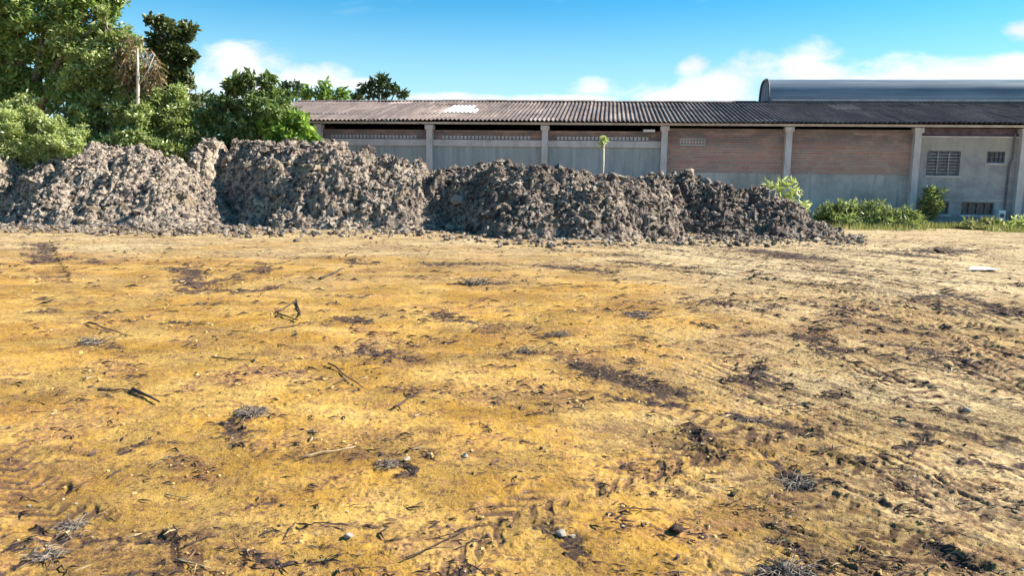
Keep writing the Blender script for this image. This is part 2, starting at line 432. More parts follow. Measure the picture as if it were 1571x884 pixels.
mg, n, b, o = new_mat('dirt_ground')
att = n.n('ShaderNodeAttribute', attribute_name='soil'); sx = n.n('ShaderNodeSeparateColor'); n.put(sx.inputs[0], att.outputs['Color'])
aD, aR, aP = sx.outputs[0], sx.outputs[1], sx.outputs[2]
v = geoco(n)
fine = n.noise(v, 38, 8, .68); fine2 = n.noise(v, 9, 6, .65); big = n.noise(v, 1.1, 5, .6)
c = n.mix(n.mr(big, .35, .65), (.57, .315, .045), (.68, .44, .12))
c = n.mix(n.mr(n.m('ADD', aP, n.m('MULTIPLY', n.m('SUBTRACT', fine2, .5), .7)), .15, .85), c, (.70, .53, .26))
c = n.mix(n.mr(aP, .78, 1.0), c, (.82, .66, .37))
c = n.mix(n.m('MULTIPLY', n.mr(n.noise(n.mapping(v, (1, 2.2, 1)), 2.6, 7, .68), .5, .68), .6), c, (.40, .20, .10))
c = n.mix(n.m('MULTIPLY', aR, n.mr(fine, .35, .6)), c, (.21, .085, .055))
spk = n.m('MULTIPLY', n.mr(fine, .50, .57), n.mr(fine2, .42, .55))
c = n.mix(n.m('MULTIPLY', spk, .85), c, (.15, .085, .065))
pk = n.mr(n.vor(v, 48), .13, .20, 1, 0)
c = n.mix(n.m('MULTIPLY', pk, n.mr(n.noise(v, 5, 4, .6), .5, .62)), c, (.07, .05, .05))
lt = n.mr(n.noise(v, 24, 6, .7, .4), .60, .70)
c = n.mix(n.m('MULTIPLY', lt, .6), c, (.80, .70, .50))
vr_s = n.mapping(v, (1, 1, 1), (0, 0, R(52)))
wv = n.n('ShaderNodeVectorMath', operation='ADD'); n.put(wv.inputs[0], vr_s)
cw = n.n('ShaderNodeCombineXYZ'); n.put(cw.inputs[1], n.m('MULTIPLY', n.noise(v, .8, 3, .5), .9)); n.put(wv.inputs[1], cw.outputs[0])
sa_ = n.noise(n.mapping(wv.outputs[0], (.7, 8, 1)), 1.6, 9, .75)
sc2 = n.noise(n.mapping(wv.outputs[0], (1.2, 14, 1)), 3.2, 7, .7)
right_ = n.mr(n.m('ADD', aP, n.m('MULTIPLY', n.m('SUBTRACT', fine2, .5), .3)), .08, .5)
c = n.mix(n.m('MULTIPLY', n.m('MULTIPLY', n.mr(sa_, .49, .60), right_), .6), c, (.27, .165, .09))
c = n.mix(n.m('MULTIPLY', n.m('MULTIPLY', n.mr(sc2, .54, .62), right_), .75), c, (.13, .085, .065))
c = n.mix(n.m('MULTIPLY', n.m('MULTIPLY', n.mr(sc2, .46, .36), right_), .5), c, (.76, .62, .40))
sb_ = n.noise(n.mapping(v, (1.0, 5, 1)), 1.9, 8, .72)
c = n.mix(n.m('MULTIPLY', n.mr(sb_, .56, .64), .6), c, (.33, .17, .07))
c = n.mix(n.m('MULTIPLY', att.outputs['Alpha'], .95), c, (.13, .08, .055))
g9 = n.noise(v, 130, 4, .8)
c = n.mix(n.mr(g9, .35, .7, .45, 0), c, (.22, .12, .06))
c = n.mix(n.m('MULTIPLY', aD, n.mr(fine, .25, .55, .45, 1)), c, (.075, .052, .048))
n.put(b.inputs['Base Color'], c); b.inputs['Roughness'].default_value = 1.; b.inputs['Specular IOR Level'].default_value = .1
hh = n.m('ADD', n.m('MULTIPLY', n.noise(v, 90, 8, .75), .7), n.m('MULTIPLY', n.noise(v, 28, 7, .7), .9))
hh = n.m('SUBTRACT', hh, n.m('MULTIPLY', pk, .25))
c2 = None
bump(n, b, hh, .042, n.mr(n.noise(v, .9, 5, .65), .42, .58, .45, 1.))
ground = mesh_np('ground', V, Fq, mg, smooth=True)
ca = ground.data.color_attributes.new('soil', 'FLOAT_COLOR', 'POINT')
buf = np.stack([darkm, redm, pale, np.clip(trk, 0, 1)], -1).astype(np.float32).ravel()
ca.data.foreach_set('color', buf)
tag(ground, kind='structure')
def gz(x, y):
    a = math.atan2(x, y); r = math.hypot(x, y)
    jj = int(np.clip(round((a+R(41))/(R(82))*(NP-1)), 0, NP-1)); ii = int(np.clip(np.searchsorted(rs, r), 0, len(rs)-1))
    return float(H[ii, jj])

# ================================================================== SOIL HEAPS
def ico(sub):
    import bmesh
    bm = bmesh.new(); bmesh.ops.create_icosphere(bm, subdivisions=sub, radius=1.)
    V = np.array([v.co[:] for v in bm.verts]); F_ = np.array([[v.index for v in f.verts] for f in bm.faces]); bm.free()
    return V, F_
def rock_variants(sub, nvar, seed, amp=.35):
    V0, F0 = ico(sub); rs_ = np.random.RandomState(seed); out = []
    for k in range(nvar):
        V = V0.copy()
        for q in range(7):                       # cut by random planes: faceted, broken lumps
            nrm = rs_.normal(size=3); nrm /= np.linalg.norm(nrm); d = rs_.uniform(.45, .85)
            ex = V@nrm-d; V = V-np.clip(ex, 0, None)[:, None]*nrm
        V *= 1+(rs_.rand(len(V), 1)-.5)*amp*.6
        out.append(V)
    return out, F0
ROCKS, ROCKF = rock_variants(2, 10, 3)
ROCKS1, ROCKF1 = rock_variants(1, 10, 4)
def randrot(n, rs_):
    q = rs_.normal(size=(n, 4)); q /= np.linalg.norm(q, axis=1, keepdims=True)
    w, x, y, z = q.T
    return np.stack([1-2*(y*y+z*z), 2*(x*y-z*w), 2*(x*z+y*w), 2*(x*y+z*w), 1-2*(x*x+z*z), 2*(y*z-x*w), 2*(x*z-y*w), 2*(y*z+x*w), 1-2*(x*x+y*y)], -1).reshape(-1, 3, 3)
def lumps(pos, size, rs_, sub=1, flat=.75):
    bank, F0 = (ROCKS, ROCKF) if sub == 2 else (ROCKS1, ROCKF1)
    n_ = len(pos); Rm = randrot(n_, rs_); idx = rs_.randint(0, len(bank), n_)
    base = np.stack(bank)[idx]
    sc = size[:, None]*(1+(rs_.rand(n_, 3)-.5)*.9)
    base = base*sc[:, None, :]
    Vv = np.einsum('nij,nkj->nki', Rm, base); Vv[:, :, 2] *= flat
    Vv += pos[:, None, :]
    k = base.shape[1]
    Ff = (F0[None]+(np.arange(n_)*k)[:, None, None]).reshape(-1, 3)
    return Vv.reshape(-1, 3), Ff
mh, n, b, o = new_mat('dumped_soil')
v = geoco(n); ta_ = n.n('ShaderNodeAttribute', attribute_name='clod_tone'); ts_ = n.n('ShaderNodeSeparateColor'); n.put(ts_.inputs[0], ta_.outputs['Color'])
ri = ts_.outputs[0]; heap_dark = ts_.outputs[1]
f1 = n.noise(v, 1.3, 6, .65); f2 = n.noise(v, 7, 7, .7)
c = n.mix(n.mr(f2, .38, .60), (.105, .08, .075), (.86, .70, .54))
c = n.mix(n.m('MULTIPLY', n.mr(f1, .54, .68), .55), c, (.58, .44, .25))
c = n.mix(n.m('MULTIPLY', n.mr(n.noise(v, .9, 5, .6, .5), .5, .66), .4), c, (.13, .10, .115))
c = n.mix(n.m('MULTIPLY', heap_dark, n.mr(n.noise(v, .55, 5, .65, .4), .38, .60, .45, 1.)), c, (.085, .065, .065))  # mottled darkening set per heap, strongest on the last two
c = n.mix(n.m('MULTIPLY', n.mr(ri, .70, .97), .7), c, (.66, .56, .46))
c = n.mix(n.m('MULTIPLY', n.mr(ri, .02, .30, 1, 0), .75), c, (.085, .065, .075))
n.put(b.inputs['Base Color'], c); b.inputs['Roughness'].default_value = 1.; b.inputs['Specular IOR Level'].default_value = .1
bump(n, b, n.noise(v, 11, 8, .75), .22, 1.)
def heap(name, label, mounds, seed, nl, heap_dark=.3, group='dumped soil heaps in a row', lump=(.022, .115), res=.04):
    rs_ = np.random.RandomState(seed)
    x0 = min(m[0]-m[2] for m in mounds)-.3; x1 = max(m[0]+m[2] for m in mounds)+.3
    y0 = min(m[1]-m[3] for m in mounds)-.3; y1 = max(m[1]+m[3] for m in mounds)+.3
    cx, cy = (x0+x1)/2, (y0+y1)/2
    def hf(X, Y):
        Xw = X+(fbm(X*1.1, Y*1.1, 4, seed)-.5)*.8; Yw = Y+(fbm(X*1.1, Y*1.1, 4, seed+7)-.5)*.8
        h = np.full(X.shape, -.25)
        for (mx, my, rx, ry, hh, pw) in mounds:
            r = np.hypot((Xw-mx)/rx, (Yw-my)/ry)
            h = np.maximum(h, hh*(1-r**pw))
        k = sstep(h, -.1, .6)
        h = h+k*((fbm(X*1.3, Y*1.3, 4, seed+20)-.5)*.40+(fbm(X*4, Y*4, 4, seed+30, .6)-.5)*.20)
        Xj = X+(fbm(X*6, Y*6, 2, seed+70)-.5)*.25; Yj = Y+(fbm(X*6, Y*6, 2, seed+75)-.5)*.25
        d, i_ = cell(Xj*2.0, Yj*2.0, seed+50)
        h = h+k*((i_-.4)*.10-np.clip(d-.35, 0, 1)*.24)
        d, i_ = cell(Xj*4.6, Yj*4.6, seed+60)
        h = h+k*((i_-.5)*.11-np.clip(d-.3, 0, 1)*.15)
        d, i_ = cell(X*10, Y*10, seed+65)
        return h+k*((i_-.5)*.09)
    nx, ny = int((x1-x0)/res), int((y1-y0)/res)
    X, Y = np.meshgrid(np.linspace(x0, x1, nx), np.linspace(y0, y1, ny))
    Z = hf(X, Y)
    Z = np.maximum(Z, -.12)
    V = np.stack([X-cx, Y-cy, Z], -1).reshape(-1, 3)
    i = np.arange(ny-1)[:, None]*nx; j = np.arange(nx-1)[None, :]
    Fq = np.stack([i+j, i+j+1, i+nx+j+1, i+nx+j], -1).reshape(-1, 4)
    keep = (V[Fq][:, :, 2] > -.11).any(axis=1); Fq = Fq[keep]
    # broken lumps over the surface
    px = rs_.uniform(x0, x1, nl*5); py = rs_.uniform(y0, y1, nl*5); pz = hf(px, py)
    ok = pz > .0; px, py, pz = px[ok][:nl], py[ok][:nl], pz[ok][:nl]
    size = lump[0]+(lump[1]-lump[0])*rs_.rand(len(px))**3.5
    bigm = rs_.rand(len(px)) > .978; size = np.where(bigm, size*.5+.06+.16*rs_.rand(len(px))**1.5, size)
    LV, LF = lumps(np.stack([px-cx, py-cy, pz+size*.05], -1), size, rs_, 1, .85)
    # quads split to triangles so that one array serves
    T = np.concatenate([Fq[:, [0, 1, 2]], Fq[:, [0, 2, 3]]])
    used = np.unique(T); rem = np.full(len(V), -1); rem[used] = np.arange(len(used))
    V = V[used]; T = rem[T]
    VV = np.concatenate([V, LV]); FF = np.concatenate([T, LF+len(V)])
    ob = mesh_np(name, VV, FF, mh, smooth=False, loc=(cx, cy, 0))
    at_ = ob.data.color_attributes.new('clod_tone', 'FLOAT_COLOR', 'POINT'); per = len(LV)//max(1, len(px))
    tone = np.concatenate([np.full(len(V), .5), np.repeat(rs_.rand(len(px)), per)])
    at_.data.foreach_set('color', np.stack([tone, np.full(len(tone), heap_dark), tone*0, tone*0+1], -1).astype(np.float32).ravel())
    tag(ob, label, 'soil heap', group)
    return hf
def mnd(px, Y, top_py, rx, ry, pw=1.7, dh=.10):
    p = P(px, top_py, Y)
    return (p.x, Y, rx, ry, p.z+dh, pw)
heap('soil_heap', 'pale lumpy soil heap cut off by the left edge, beside the light green shrub',
     [mnd(-60, 27.6, 216, 3.4, 3.4, 1.5), mnd(0, 27.2, 226, 1.6, 2.6, 1.3)], 21, 1500, heap_dark=0.1)
heap('soil_heap', 'broad round-topped soil heap in front of the vine-covered tree, reddish clod at its foot',
     [mnd(95, 27.3, 238, 2.2, 2.8, 1.5), mnd(160, 26.4, 230, 2.5, 3.4, 1.7), mnd(222, 26.1, 228, 2.6, 3.3, 1.3), mnd(262, 25.8, 240, 2.4, 3.1, 1.1), mnd(45, 27.4, 282, 2.2, 2.6, 1.4)], 22, 4200, heap_dark=0.22)
heap('soil_heap', 'small pale soil heap poking up behind the gap between two larger heaps',
     [mnd(318, 27.3, 219, 1.0, 1.6, 3.0), mnd(310, 27.2, 246, 1.3, 1.6, 1.4)], 23, 700, heap_dark=0)
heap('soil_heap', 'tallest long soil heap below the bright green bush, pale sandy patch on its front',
     [mnd(380, 27.7, 224, 1.2, 2.0, 2.0), mnd(410, 27.4, 222, 1.5, 2.3, 2.2), mnd(455, 27.0, 219, 2.0, 2.8, 2.0), mnd(505, 26.4, 222, 2.2, 3.5, 1.5), mnd(550, 25.8, 236, 2.4, 3.2, 1.5), mnd(600, 25.7, 240, 2.4, 2.9, 1.3), mnd(645, 25.9, 252, 1.9, 2.5, 1.1), mnd(670, 26.8, 258, 1.9, 1.9, 1.3)], 24, 5200, heap_dark=0.34)
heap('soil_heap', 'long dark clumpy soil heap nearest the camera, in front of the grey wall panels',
     [mnd(695, 25.7, 264, 1.7, 2.1, 2.2), mnd(735, 25.3, 259, 1.7, 2.4, 2.2), mnd(775, 24.8, 257, 1.9, 2.6, 2.2), mnd(820, 23.6, 262, 2.2, 3.5, 1.7), mnd(850, 23.8, 261, 2.0, 2.8, 2.0), mnd(895, 23.4, 266, 2.2, 3.4, 1.8), mnd(1005, 25.2, 272, 1.6, 2.0, 1.6), mnd(950, 23.8, 272, 2.0, 3.0, 1.8), mnd(985, 24.0, 281, 1.5, 2.4, 1.5)], 25, 6500, heap_dark=0.58)
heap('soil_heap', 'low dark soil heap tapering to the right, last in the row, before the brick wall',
     [mnd(1025, 26.3, 275, 1.4, 1.9, 1.7), mnd(1060, 26.0, 274, 1.5, 2.1, 1.7), mnd(1105, 25.1, 284, 1.9, 2.6, 1.5), mnd(1160, 24.8, 292, 1.8, 2.5, 1.5), mnd(1200, 24.6, 312, 1.5, 2.0, 1.3), mnd(1240, 24.4, 338, 1.1, 1.4, 1.2)], 26, 3800, heap_dark=0.66)

# ================================================================== WAREHOUSE
WH = empty('warehouse', (15.43, 30.13, 0), -math.atan(.121))
tag(WH, 'long low brick warehouse with pale columns and a corrugated roof behind the soil heaps', 'warehouse')
# materials in building coordinates
mb, n, b, o = new_mat('hollow_brick')
v = objco(n); s_ = n.n('ShaderNodeSeparateXYZ'); n.put(s_.inputs[0], v)
cb = n.n('ShaderNodeCombineXYZ'); n.put(cb.inputs[0], s_.outputs[0]); n.put(cb.inputs[1], s_.outputs[2])
br = n.n('ShaderNodeTexBrick'); n.put(br.inputs[0], cb.outputs[0]); br.inputs['Scale'].default_value = 1.
br.inputs['Brick Width'].default_value = .30; br.inputs['Row Height'].default_value = .20
br.inputs['Mortar Size'].default_value = .018; br.inputs['Mortar Smooth'].default_value = .3
br.inputs['Color1'].default_value = (.56, .27, .215, 1); br.inputs['Color2'].default_value = (.60, .36, .27, 1); br.inputs['Mortar'].default_value = (.46, .40, .37, 1)
st = n.noise(n.mapping(v, (.5, 1, 1.6)), 1.6, 6, .65)
row = n.m('PINGPONG', s_.outputs[2], .1)
c = n.mix(n.m('MULTIPLY', n.mr(row, .082, .097), n.mr(n.noise(n.mapping(v, (.5, 1, 3)), 2.2, 4, .6), .4, .6, .35, .9)), br.outputs[0], (.16, .10, .095))
c = n.mix(n.m('MULTIPLY', n.mr(st, .44, .66), .6), c, (.36, .30, .27))
hi = n.mr(s_.outputs[2], 2.75, 3.3, 0, .75)  # upper courses greyer, with the gloom under the eaves painted in
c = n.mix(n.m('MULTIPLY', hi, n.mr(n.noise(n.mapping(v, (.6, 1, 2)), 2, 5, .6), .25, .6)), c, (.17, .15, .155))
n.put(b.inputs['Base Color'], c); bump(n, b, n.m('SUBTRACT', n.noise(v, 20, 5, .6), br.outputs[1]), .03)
mp, n, b, o = new_mat('grey_render')
v = objco(n); s_ = n.n('ShaderNodeSeparateXYZ'); n.put(s_.inputs[0], v)
f = n.noise(n.mapping(v, (.8, 1, .8)), .9, 7, .65); f2 = n.noise(n.mapping(v, (3, 1, .35)), 1.8, 6, .6)
c = n.mix(n.mr(f, .35, .65), (.36, .335, .31), (.57, .52, .48))
c = n.mix(n.m('MULTIPLY', n.mr(f2, .5, .7), .5), c, (.19, .19, .20))
c = n.mix(n.mr(n.m('ADD', s_.outputs[2], n.m('MULTIPLY', f, .6)), .4, .95, .55, 0), c, (.20, .19, .17))
n.put(b.inputs['Base Color'], c); bump(n, b, n.noise(v, 9, 6, .65), .03)
mpan, n, b, o = new_mat('blue_grey_panel')
v = objco(n)
f = n.noise(n.mapping(v, (2.5, 1, .3)), 1.2, 6, .6)
c = n.mix(n.mr(f, .35, .7), (.32, .34, .35), (.46, .47, .47))
c = n.mix(n.m('MULTIPLY', n.mr(n.noise(n.mapping(v, (5, 1, .25)), 1.5, 7, .7), .5, .66), .5), c, (.20, .21, .22))
c = n.mix(n.m('MULTIPLY', n.mr(n.noise(v, .8, 6, .65), .5, .65), .5), c, (.44, .43, .40))
n.put(b.inputs['Base Color'], c); b.inputs['Roughness'].default_value = .7; bump(n, b, n.noise(v, 5, 5, .6), .02)
mcream, n, b, o = new_mat('stained_plaster')
v = objco(n); s_ = n.n('ShaderNodeSeparateXYZ'); n.put(s_.inputs[0], v)
f = n.noise(v, 1.4, 7, .68); f2 = n.noise(n.mapping(v, (2.5, 1, .5)), 2.0, 6, .65)
c = n.mix(n.mr(f, .35, .65), (.31, .295, .315), (.46, .43, .42))
c = n.mix(n.mr(s_.outputs[2], 2.3, 3.0, 0, .55), c, (.50, .43, .34))
c = n.mix(n.m('MULTIPLY', n.mr(f2, .5, .72), .55), c, (.26, .25, .27))
c = n.mix(n.m('MULTIPLY', n.mr(s_.outputs[2], .1, .8, .8, 0), n.mr(f, .3, .55)), c, (.24, .24, .26))
n.put(b.inputs['Base Color'], c); bump(n, b, n.noise(v, 12, 6, .65), .03)
mcol, n, b, o = new_mat('pale_concrete')
v = objco(n); f = n.noise(n.mapping(v, (1, 1, .4)), 3.5, 6, .65)
n.put(b.inputs['Base Color'], n.mix(n.mr(f, .35, .7), (.66, .60, .60), (.50, .44, .42))); bump(n, b, n.noise(v, 15, 5, .6), .01)
mroof, n, b, o = new_mat('weathered_fibre_cement')
v = objco(n); f = n.noise(n.mapping(v, (1.2, .25, .25)), 1.5, 7, .7); f2 = n.noise(v, .35, 4, .6)
f3 = n.noise(n.mapping(v, (5.65, .3, .3)), 1.0, 3, .6)
c = n.mix(n.mr(f, .35, .65), (.075, .059, .055), (.195, .15, .13))
c = n.mix(n.m('MULTIPLY', n.mr(f2, .45, .6), .45), c, (.14, .11, .11))
c = n.mix(n.m('MULTIPLY', n.mr(f3, .55, .7), .4), c, (.36, .30, .265))
sid_ = n.n('ShaderNodeTexWhiteNoise', noise_dimensions='2D'); sr_ = n.n('ShaderNodeSeparateXYZ'); n.put(sr_.inputs[0], v); cs_ = n.n('ShaderNodeCombineXYZ')
n.put(cs_.inputs[0], n.m('FLOOR', n.m('DIVIDE', sr_.outputs[0], 1.06))); n.put(cs_.inputs[1], n.m('FLOOR', n.m('DIVIDE', sr_.outputs[1], 1.65))); n.put(sid_.inputs[0], cs_.outputs[0])
c = n.mix(n.m('MULTIPLY', sid_.outputs[0], .38), c, (.075, .06, .058))
c = n.mix(n.mr(sid_.outputs[0], .02, .08, .5, 0), c, (.36, .30, .26))
n.put(b.inputs['Base Color'], c); b.inputs['Roughness'].default_value = .85
mdark = mat_simple('dark_interior', (.05, .045, .05), (.08, .07, .08), 1)
mframe = mat_simple('old_iron', (.10, .09, .11), (.2, .18, .2), 9, .6)
mglass = mat_simple('dusty_pane', (.04, .045, .055), (.10, .11, .13), 4, .25, spec=.5)
mwhite = mat_simple('white_sheet', (.80, .80, .78), (.86, .86, .84), 3, .6)
COLX = [-23.77, -19.02, -14.26, -9.51, -4.754, 0, 3.806, 8.56, 13.2]
XL, XR = -27.2, 13.6
EZ = 3.84           # eaves height
# columns
for x in COLX:
    h = .12
    MB().box(x-h, x+h, -.30, .0, -.2, EZ-.16).box(x-h-.05, x+h+.05, -.36, .04, EZ-.34, EZ-.158).build('column', mcol, WH)
# long purlin / gutter strip under the roof edge
MB().box(XL+.1, XR, -.44, -.32, EZ-.13, EZ-.045).build('eaves_beam', mcol, WH)
for x in np.arange(XL+.6, XR, 1.58):
    pass
# walls between the columns
spans = [(XL+.05, COLX[0]-.12)]+[(COLX[i]+.12, COLX[i+1]-.12) for i in range(len(COLX)-1)]
for (a, c_) in spans:
    mid = (a+c_)/2
    if mid < -9.5:        # blue-grey panels, pale lintel band, brick on top with eaves shade painted in
        MB().box(a, c_, .02, .17, -.2, 2.84).build('wall_panel', mpan, WH)
        MB().box(a, c_, -.07, .16, 2.843, 3.10).build('lintel_band', mcol, WH)
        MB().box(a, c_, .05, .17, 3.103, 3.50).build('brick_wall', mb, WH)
    elif mid < 0:
        MB().box(a, c_, -.05, .15, -.2, 1.90).build('rendered_wall', mp, WH)
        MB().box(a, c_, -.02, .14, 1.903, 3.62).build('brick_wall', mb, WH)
    elif mid < 3.8:      # plastered bay with openings cut out
        xs = [a, .47, 1.68, 2.62, 3.27, c_]
        y0, y1 = -.05, .13
        w = MB()
        z = [-.2, .42, .90, 1.90, 2.40, 2.84, 3.34]
        w.box(a, c_, y0, y1, z[0], z[1])
        for (q0, q1) in ((a, .22), (1.42, 1.88), (3.05, c_)): w.box(q0, q1, y0, y1, z[1], z[2])
        w.box(a, c_, y0, y1, z[2], z[3])
        w.box(a, .47, y0, y1, z[3], z[5]); w.box(1.68, 2.62, y0, y1, z[3], z[5]); w.box(3.27, c_, y0, y1, z[3], z[5])
        w.box(2.62, 3.27, y0, y1, z[3], z[4])
        w.box(a, c_, y0, y1, z[5], z[6])
        w.build('plastered_wall', mcream, WH)
        MB().box(a, c_, -.09, .12, 3.343, 3.40).build('ledge', mcol, WH)
        MB().box(a, c_, -.075, -.053, .93, 1.02).build('string_course', mp, WH)
        for (q0, q1, zz0, zz1, nb_) in ((.47, 1.68, 1.90, 2.84, 8), (2.62, 3.27, 2.40, 2.84, 0), (.22, 1.42, .42, .90, 0), (1.88, 3.05, .42, .90, 0)):
            g_ = .045
            fr = MB().box(q0, q1, -.02, .04, zz0, zz0+g_).box(q0, q1, -.02, .04, zz1-g_, zz1).box(q0, q0+g_, -.02, .04, zz0+g_, zz1-g_).box(q1-g_, q1, -.02, .04, zz0+g_, zz1-g_)
            if nb_:
                wn = fr.build('window', mframe, WH)
                bl = MB()
                for k in range(1, nb_):
                    zc = zz0+(zz1-zz0)*k/nb_
                    bl.v += []; bl.box(q0+g_, q1-g_, -.035, .03, zc-.014, zc+.014)
                bl.box((q0*2+q1)/3-.02, (q0*2+q1)/3+.02, -.025, .025, zz0+g_, zz1-g_).box((q0+q1*2)/3-.02, (q0+q1*2)/3+.02, -.025, .025, zz0+g_, zz1-g_)
                bl.build('louvre', mat_simple('grey_louvre', (.22, .2, .24), (.42, .4, .44), 7, .6), wn)
            else:
                for k in range(1, 4):
                    xc = q0+(q1-q0)*k/4; fr.box(xc-.012, xc+.012, -.012, .03, zz0+g_, zz1-g_)
                fr.box(q0+g_, q1-g_, -.008, .028, (zz0+zz1)/2-.012, (zz0+zz1)/2+.012)
                wn = fr.build('window', mframe, WH)
            MB().box(q0+g_, q1-g_, .05, .062, zz0+g_, zz1-g_).build('pane', mglass, wn)
            MB().box(q0-.06, q1+.06, -.11, -.052, zz0-.07, zz0-.01).build('sill', mcol, wn)
    else:
        MB().box(a, c_, -.05, .15, -.2, 3.40).build('plastered_wall', mcream, WH)
MB().box(.125, 3.68, .0, .05, 3.43, 3.70).build('gap_shade_strip', mat_simple('purple_gap_shade', (.10, .07, .10), (.18, .13, .17), 3), WH)  # added strip; its colour stands in for the shaded gap under the roof
for (a, c_) in [q for q in spans if (q[0]+q[1])/2 < -9.5]:
    ps_ = MB(); x = a+.35
    while x < c_-.5:
        ps_.box(x, x+.10, .035, .049, 3.14, 3.27); x += .155
    ps_.build('perforated_strip', mcol, WH)
# vent block grille in the brick bay and a small box lamp
vg = MB()
vx = -9.5+.62
vg.box(vx, vx+.98, -.052, -.023, 2.96, 2.99).box(vx, vx+.98, -.052, -.023, 3.08, 3.11).box(vx, vx+.98, -.052, -.023, 3.20, 3.23)
for k in range(9):
    vg.box(vx+k*.119, vx+k*.119+.03, -.05, -.022, 2.99, 3.20)
vg.build('vent_grille', mcol, WH)
lp = MB().box(-10.35, -9.9, -.34, -.2, 3.46, 3.55).box(-10.32, -9.93, -.355, -.341, 3.47, 3.54); lp.build('eaves_lamp', mwhite, WH)
# drain pipe beside the column on the right
MB().tube([(3.42, -.12, .05), (3.42, -.12, 2.3), (3.50, -.14, 2.6), (3.50, -.14, 3.5)], .035, 8).build('drain_pipe', mframe, WH)
MB().box(3.12, 3.36, -.35, -.06, .25, .62).build('meter_box', mwhite, WH)
MB().tube([(3.24, -.352, .42), (3.24, -.37, .42)], .085, 14).build('pipe_mouth', mglass, WH)
# back and end walls close the building; the inside stays dark
MB().box(XL+.05, XR-.1, 12.0, 12.15, -.2, 3.9).build('back_wall', mp, WH)
for xe in (XL+.06, XR-.2):
    e = MB(); pr_ = [(.18, -.2), (11.98, -.2), (11.98, 3.93), (6, 5.13), (.18, 3.96)]
    e.v = [(xe, y, z) for y, z in pr_]+[(xe+.12, y, z) for y, z in pr_]
    e.f = [[0, 1, 2, 3, 4], [9, 8, 7, 6, 5], [0, 5, 6, 1], [1, 6, 7, 2], [2, 7, 8, 3], [3, 8, 9, 4], [4, 9, 5, 0]]
    e.build('end_wall', mp, WH)
# corrugated roof
RIDGE_Y, RIDGE_Z = 6.0, 5.20
def corr(x): return .030*math.cos(2*math.pi*x/.177)
def roof_strip(x0, x1, ya, yb, za, zb, dz=0., amp=1., step=.177/8):
    xs = np.arange(x0, x1+1e-6, step); V = []; F_ = []
    dr = random.Random(5)
    for x in xs:
        c = corr(x)*amp
        for (y, z) in ((ya, za), (yb, zb)):
            V.append((x, y, z+c+dz))
    for (y, z) in ((ya, za), (yb, zb)): pass
    n0 = len(V)
    for x in xs:
        c = corr(x)*amp
        for (y, z) in ((ya, za), (yb, zb)):
            V.append((x, y, z+c+dz-.009))
    k = len(xs)
    for i in range(k-1):
        F_.append([2*i, 2*i+2, 2*i+3, 2*i+1]); F_.append([n0+2*i, n0+2*i+1, n0+2*i+3, n0+2*i+2])
        F_.append([2*i, n0+2*i, n0+2*i+2, 2*i+2]); F_.append([2*i+1, 2*i+3, n0+2*i+3, n0+2*i+1])
    return V, F_
def slope(t, back=False):
    ya, za = (-.62, EZ+.01); y = ya+(RIDGE_Y-ya)*t; z = za+(RIDGE_Z-za)*t
    return (y if not back else 2*RIDGE_Y-y, z)
def build_rows(name, x0, x1, ts, mat, back=False, dz=0.):
    VV = []; FF = []
    for r in range(len(ts)-1):
        # each sheet is 1.06 m wide, slightly uneven at the eaves
        (ya, za), (yb, zb) = slope(ts[r]-.012, back), slope(ts[r+1], back)
        V, F_ = roof_strip(x0, x1, ya, yb, za, zb, dz+.012-.0*r+(.010 if r % 2 else 0))
        V = np.array(V)
        sid = np.floor((V[:, 0]-x0)/1.06).astype(int)
        jit = np.array([random.Random(int(q)*7+r).uniform(-1, 1) for q in range(sid.max()+1)])[sid]
        V[:, 2] += jit*.008; sgn = -1 if not back else 1
        low = np.abs(V[:, 1]-ya) < 1e-4
        V[:, 1] += np.where(low, sgn*jit*.045, 0)
        V[:, 2] += np.sin(V[:, 0]*.31+1)*.018+np.sin(V[:, 0]*.9)*.008
        b0 = sum(len(q) for q in VV)
        VV.append(V); FF += [[b0+i for i in f] for f in F_]
    return mesh_np(name, np.concatenate(VV), FF, mat, WH, smooth=False)
build_rows('roof', XL, XR, [0, .26, .51, .76, 1.0], mroof)
build_rows('roof', XL, XR, [0, .5, 1.0], mroof, back=True)
# white translucent sheets let into the roof
def sky_sheet(xa, xb, t0, t1):
    (ya, za), (yb, zb) = slope(t0), slope(t1)
    V, F_ = roof_strip(xa, xb, ya, yb, za, zb, .052)
    V = np.array(V); V[:, 2] += np.sin(V[:, 0]*.31+1)*.018+np.sin(V[:, 0]*.9)*.008
    return V, F_
VV = []; FF = []
for q in [(-18.75, -17.75, .30, .66), (-17.75, -17.40, .30, .48)]:
    V, F_ = sky_sheet(*q); b0 = sum(len(k) for k in VV); VV.append(V); FF += [[b0+i for i in f] for f in F_]
mesh_np('roof_light', np.concatenate(VV), FF, mwhite, WH)
rc = MB()
for k, x in enumerate(np.arange(XL, XR-.2, 1.06)):
    z = RIDGE_Z+.06+random.uniform(-.01, .012)+math.sin(x*.31+1)*.018
    b0 = len(rc.v); a0, a1 = x, x+1.03
    for xx in (a0, a1):
        rc.v += [(xx, RIDGE_Y-.28, z-.055), (xx, RIDGE_Y-.08, z+.012), (xx, RIDGE_Y+.08, z+.012), (xx, RIDGE_Y+.28, z-.055)]
    for q in range(3): rc.f.append([b0+q, b0+4+q, b0+5+q, b0+1+q])
rc.build('ridge_cap', mroof, WH)

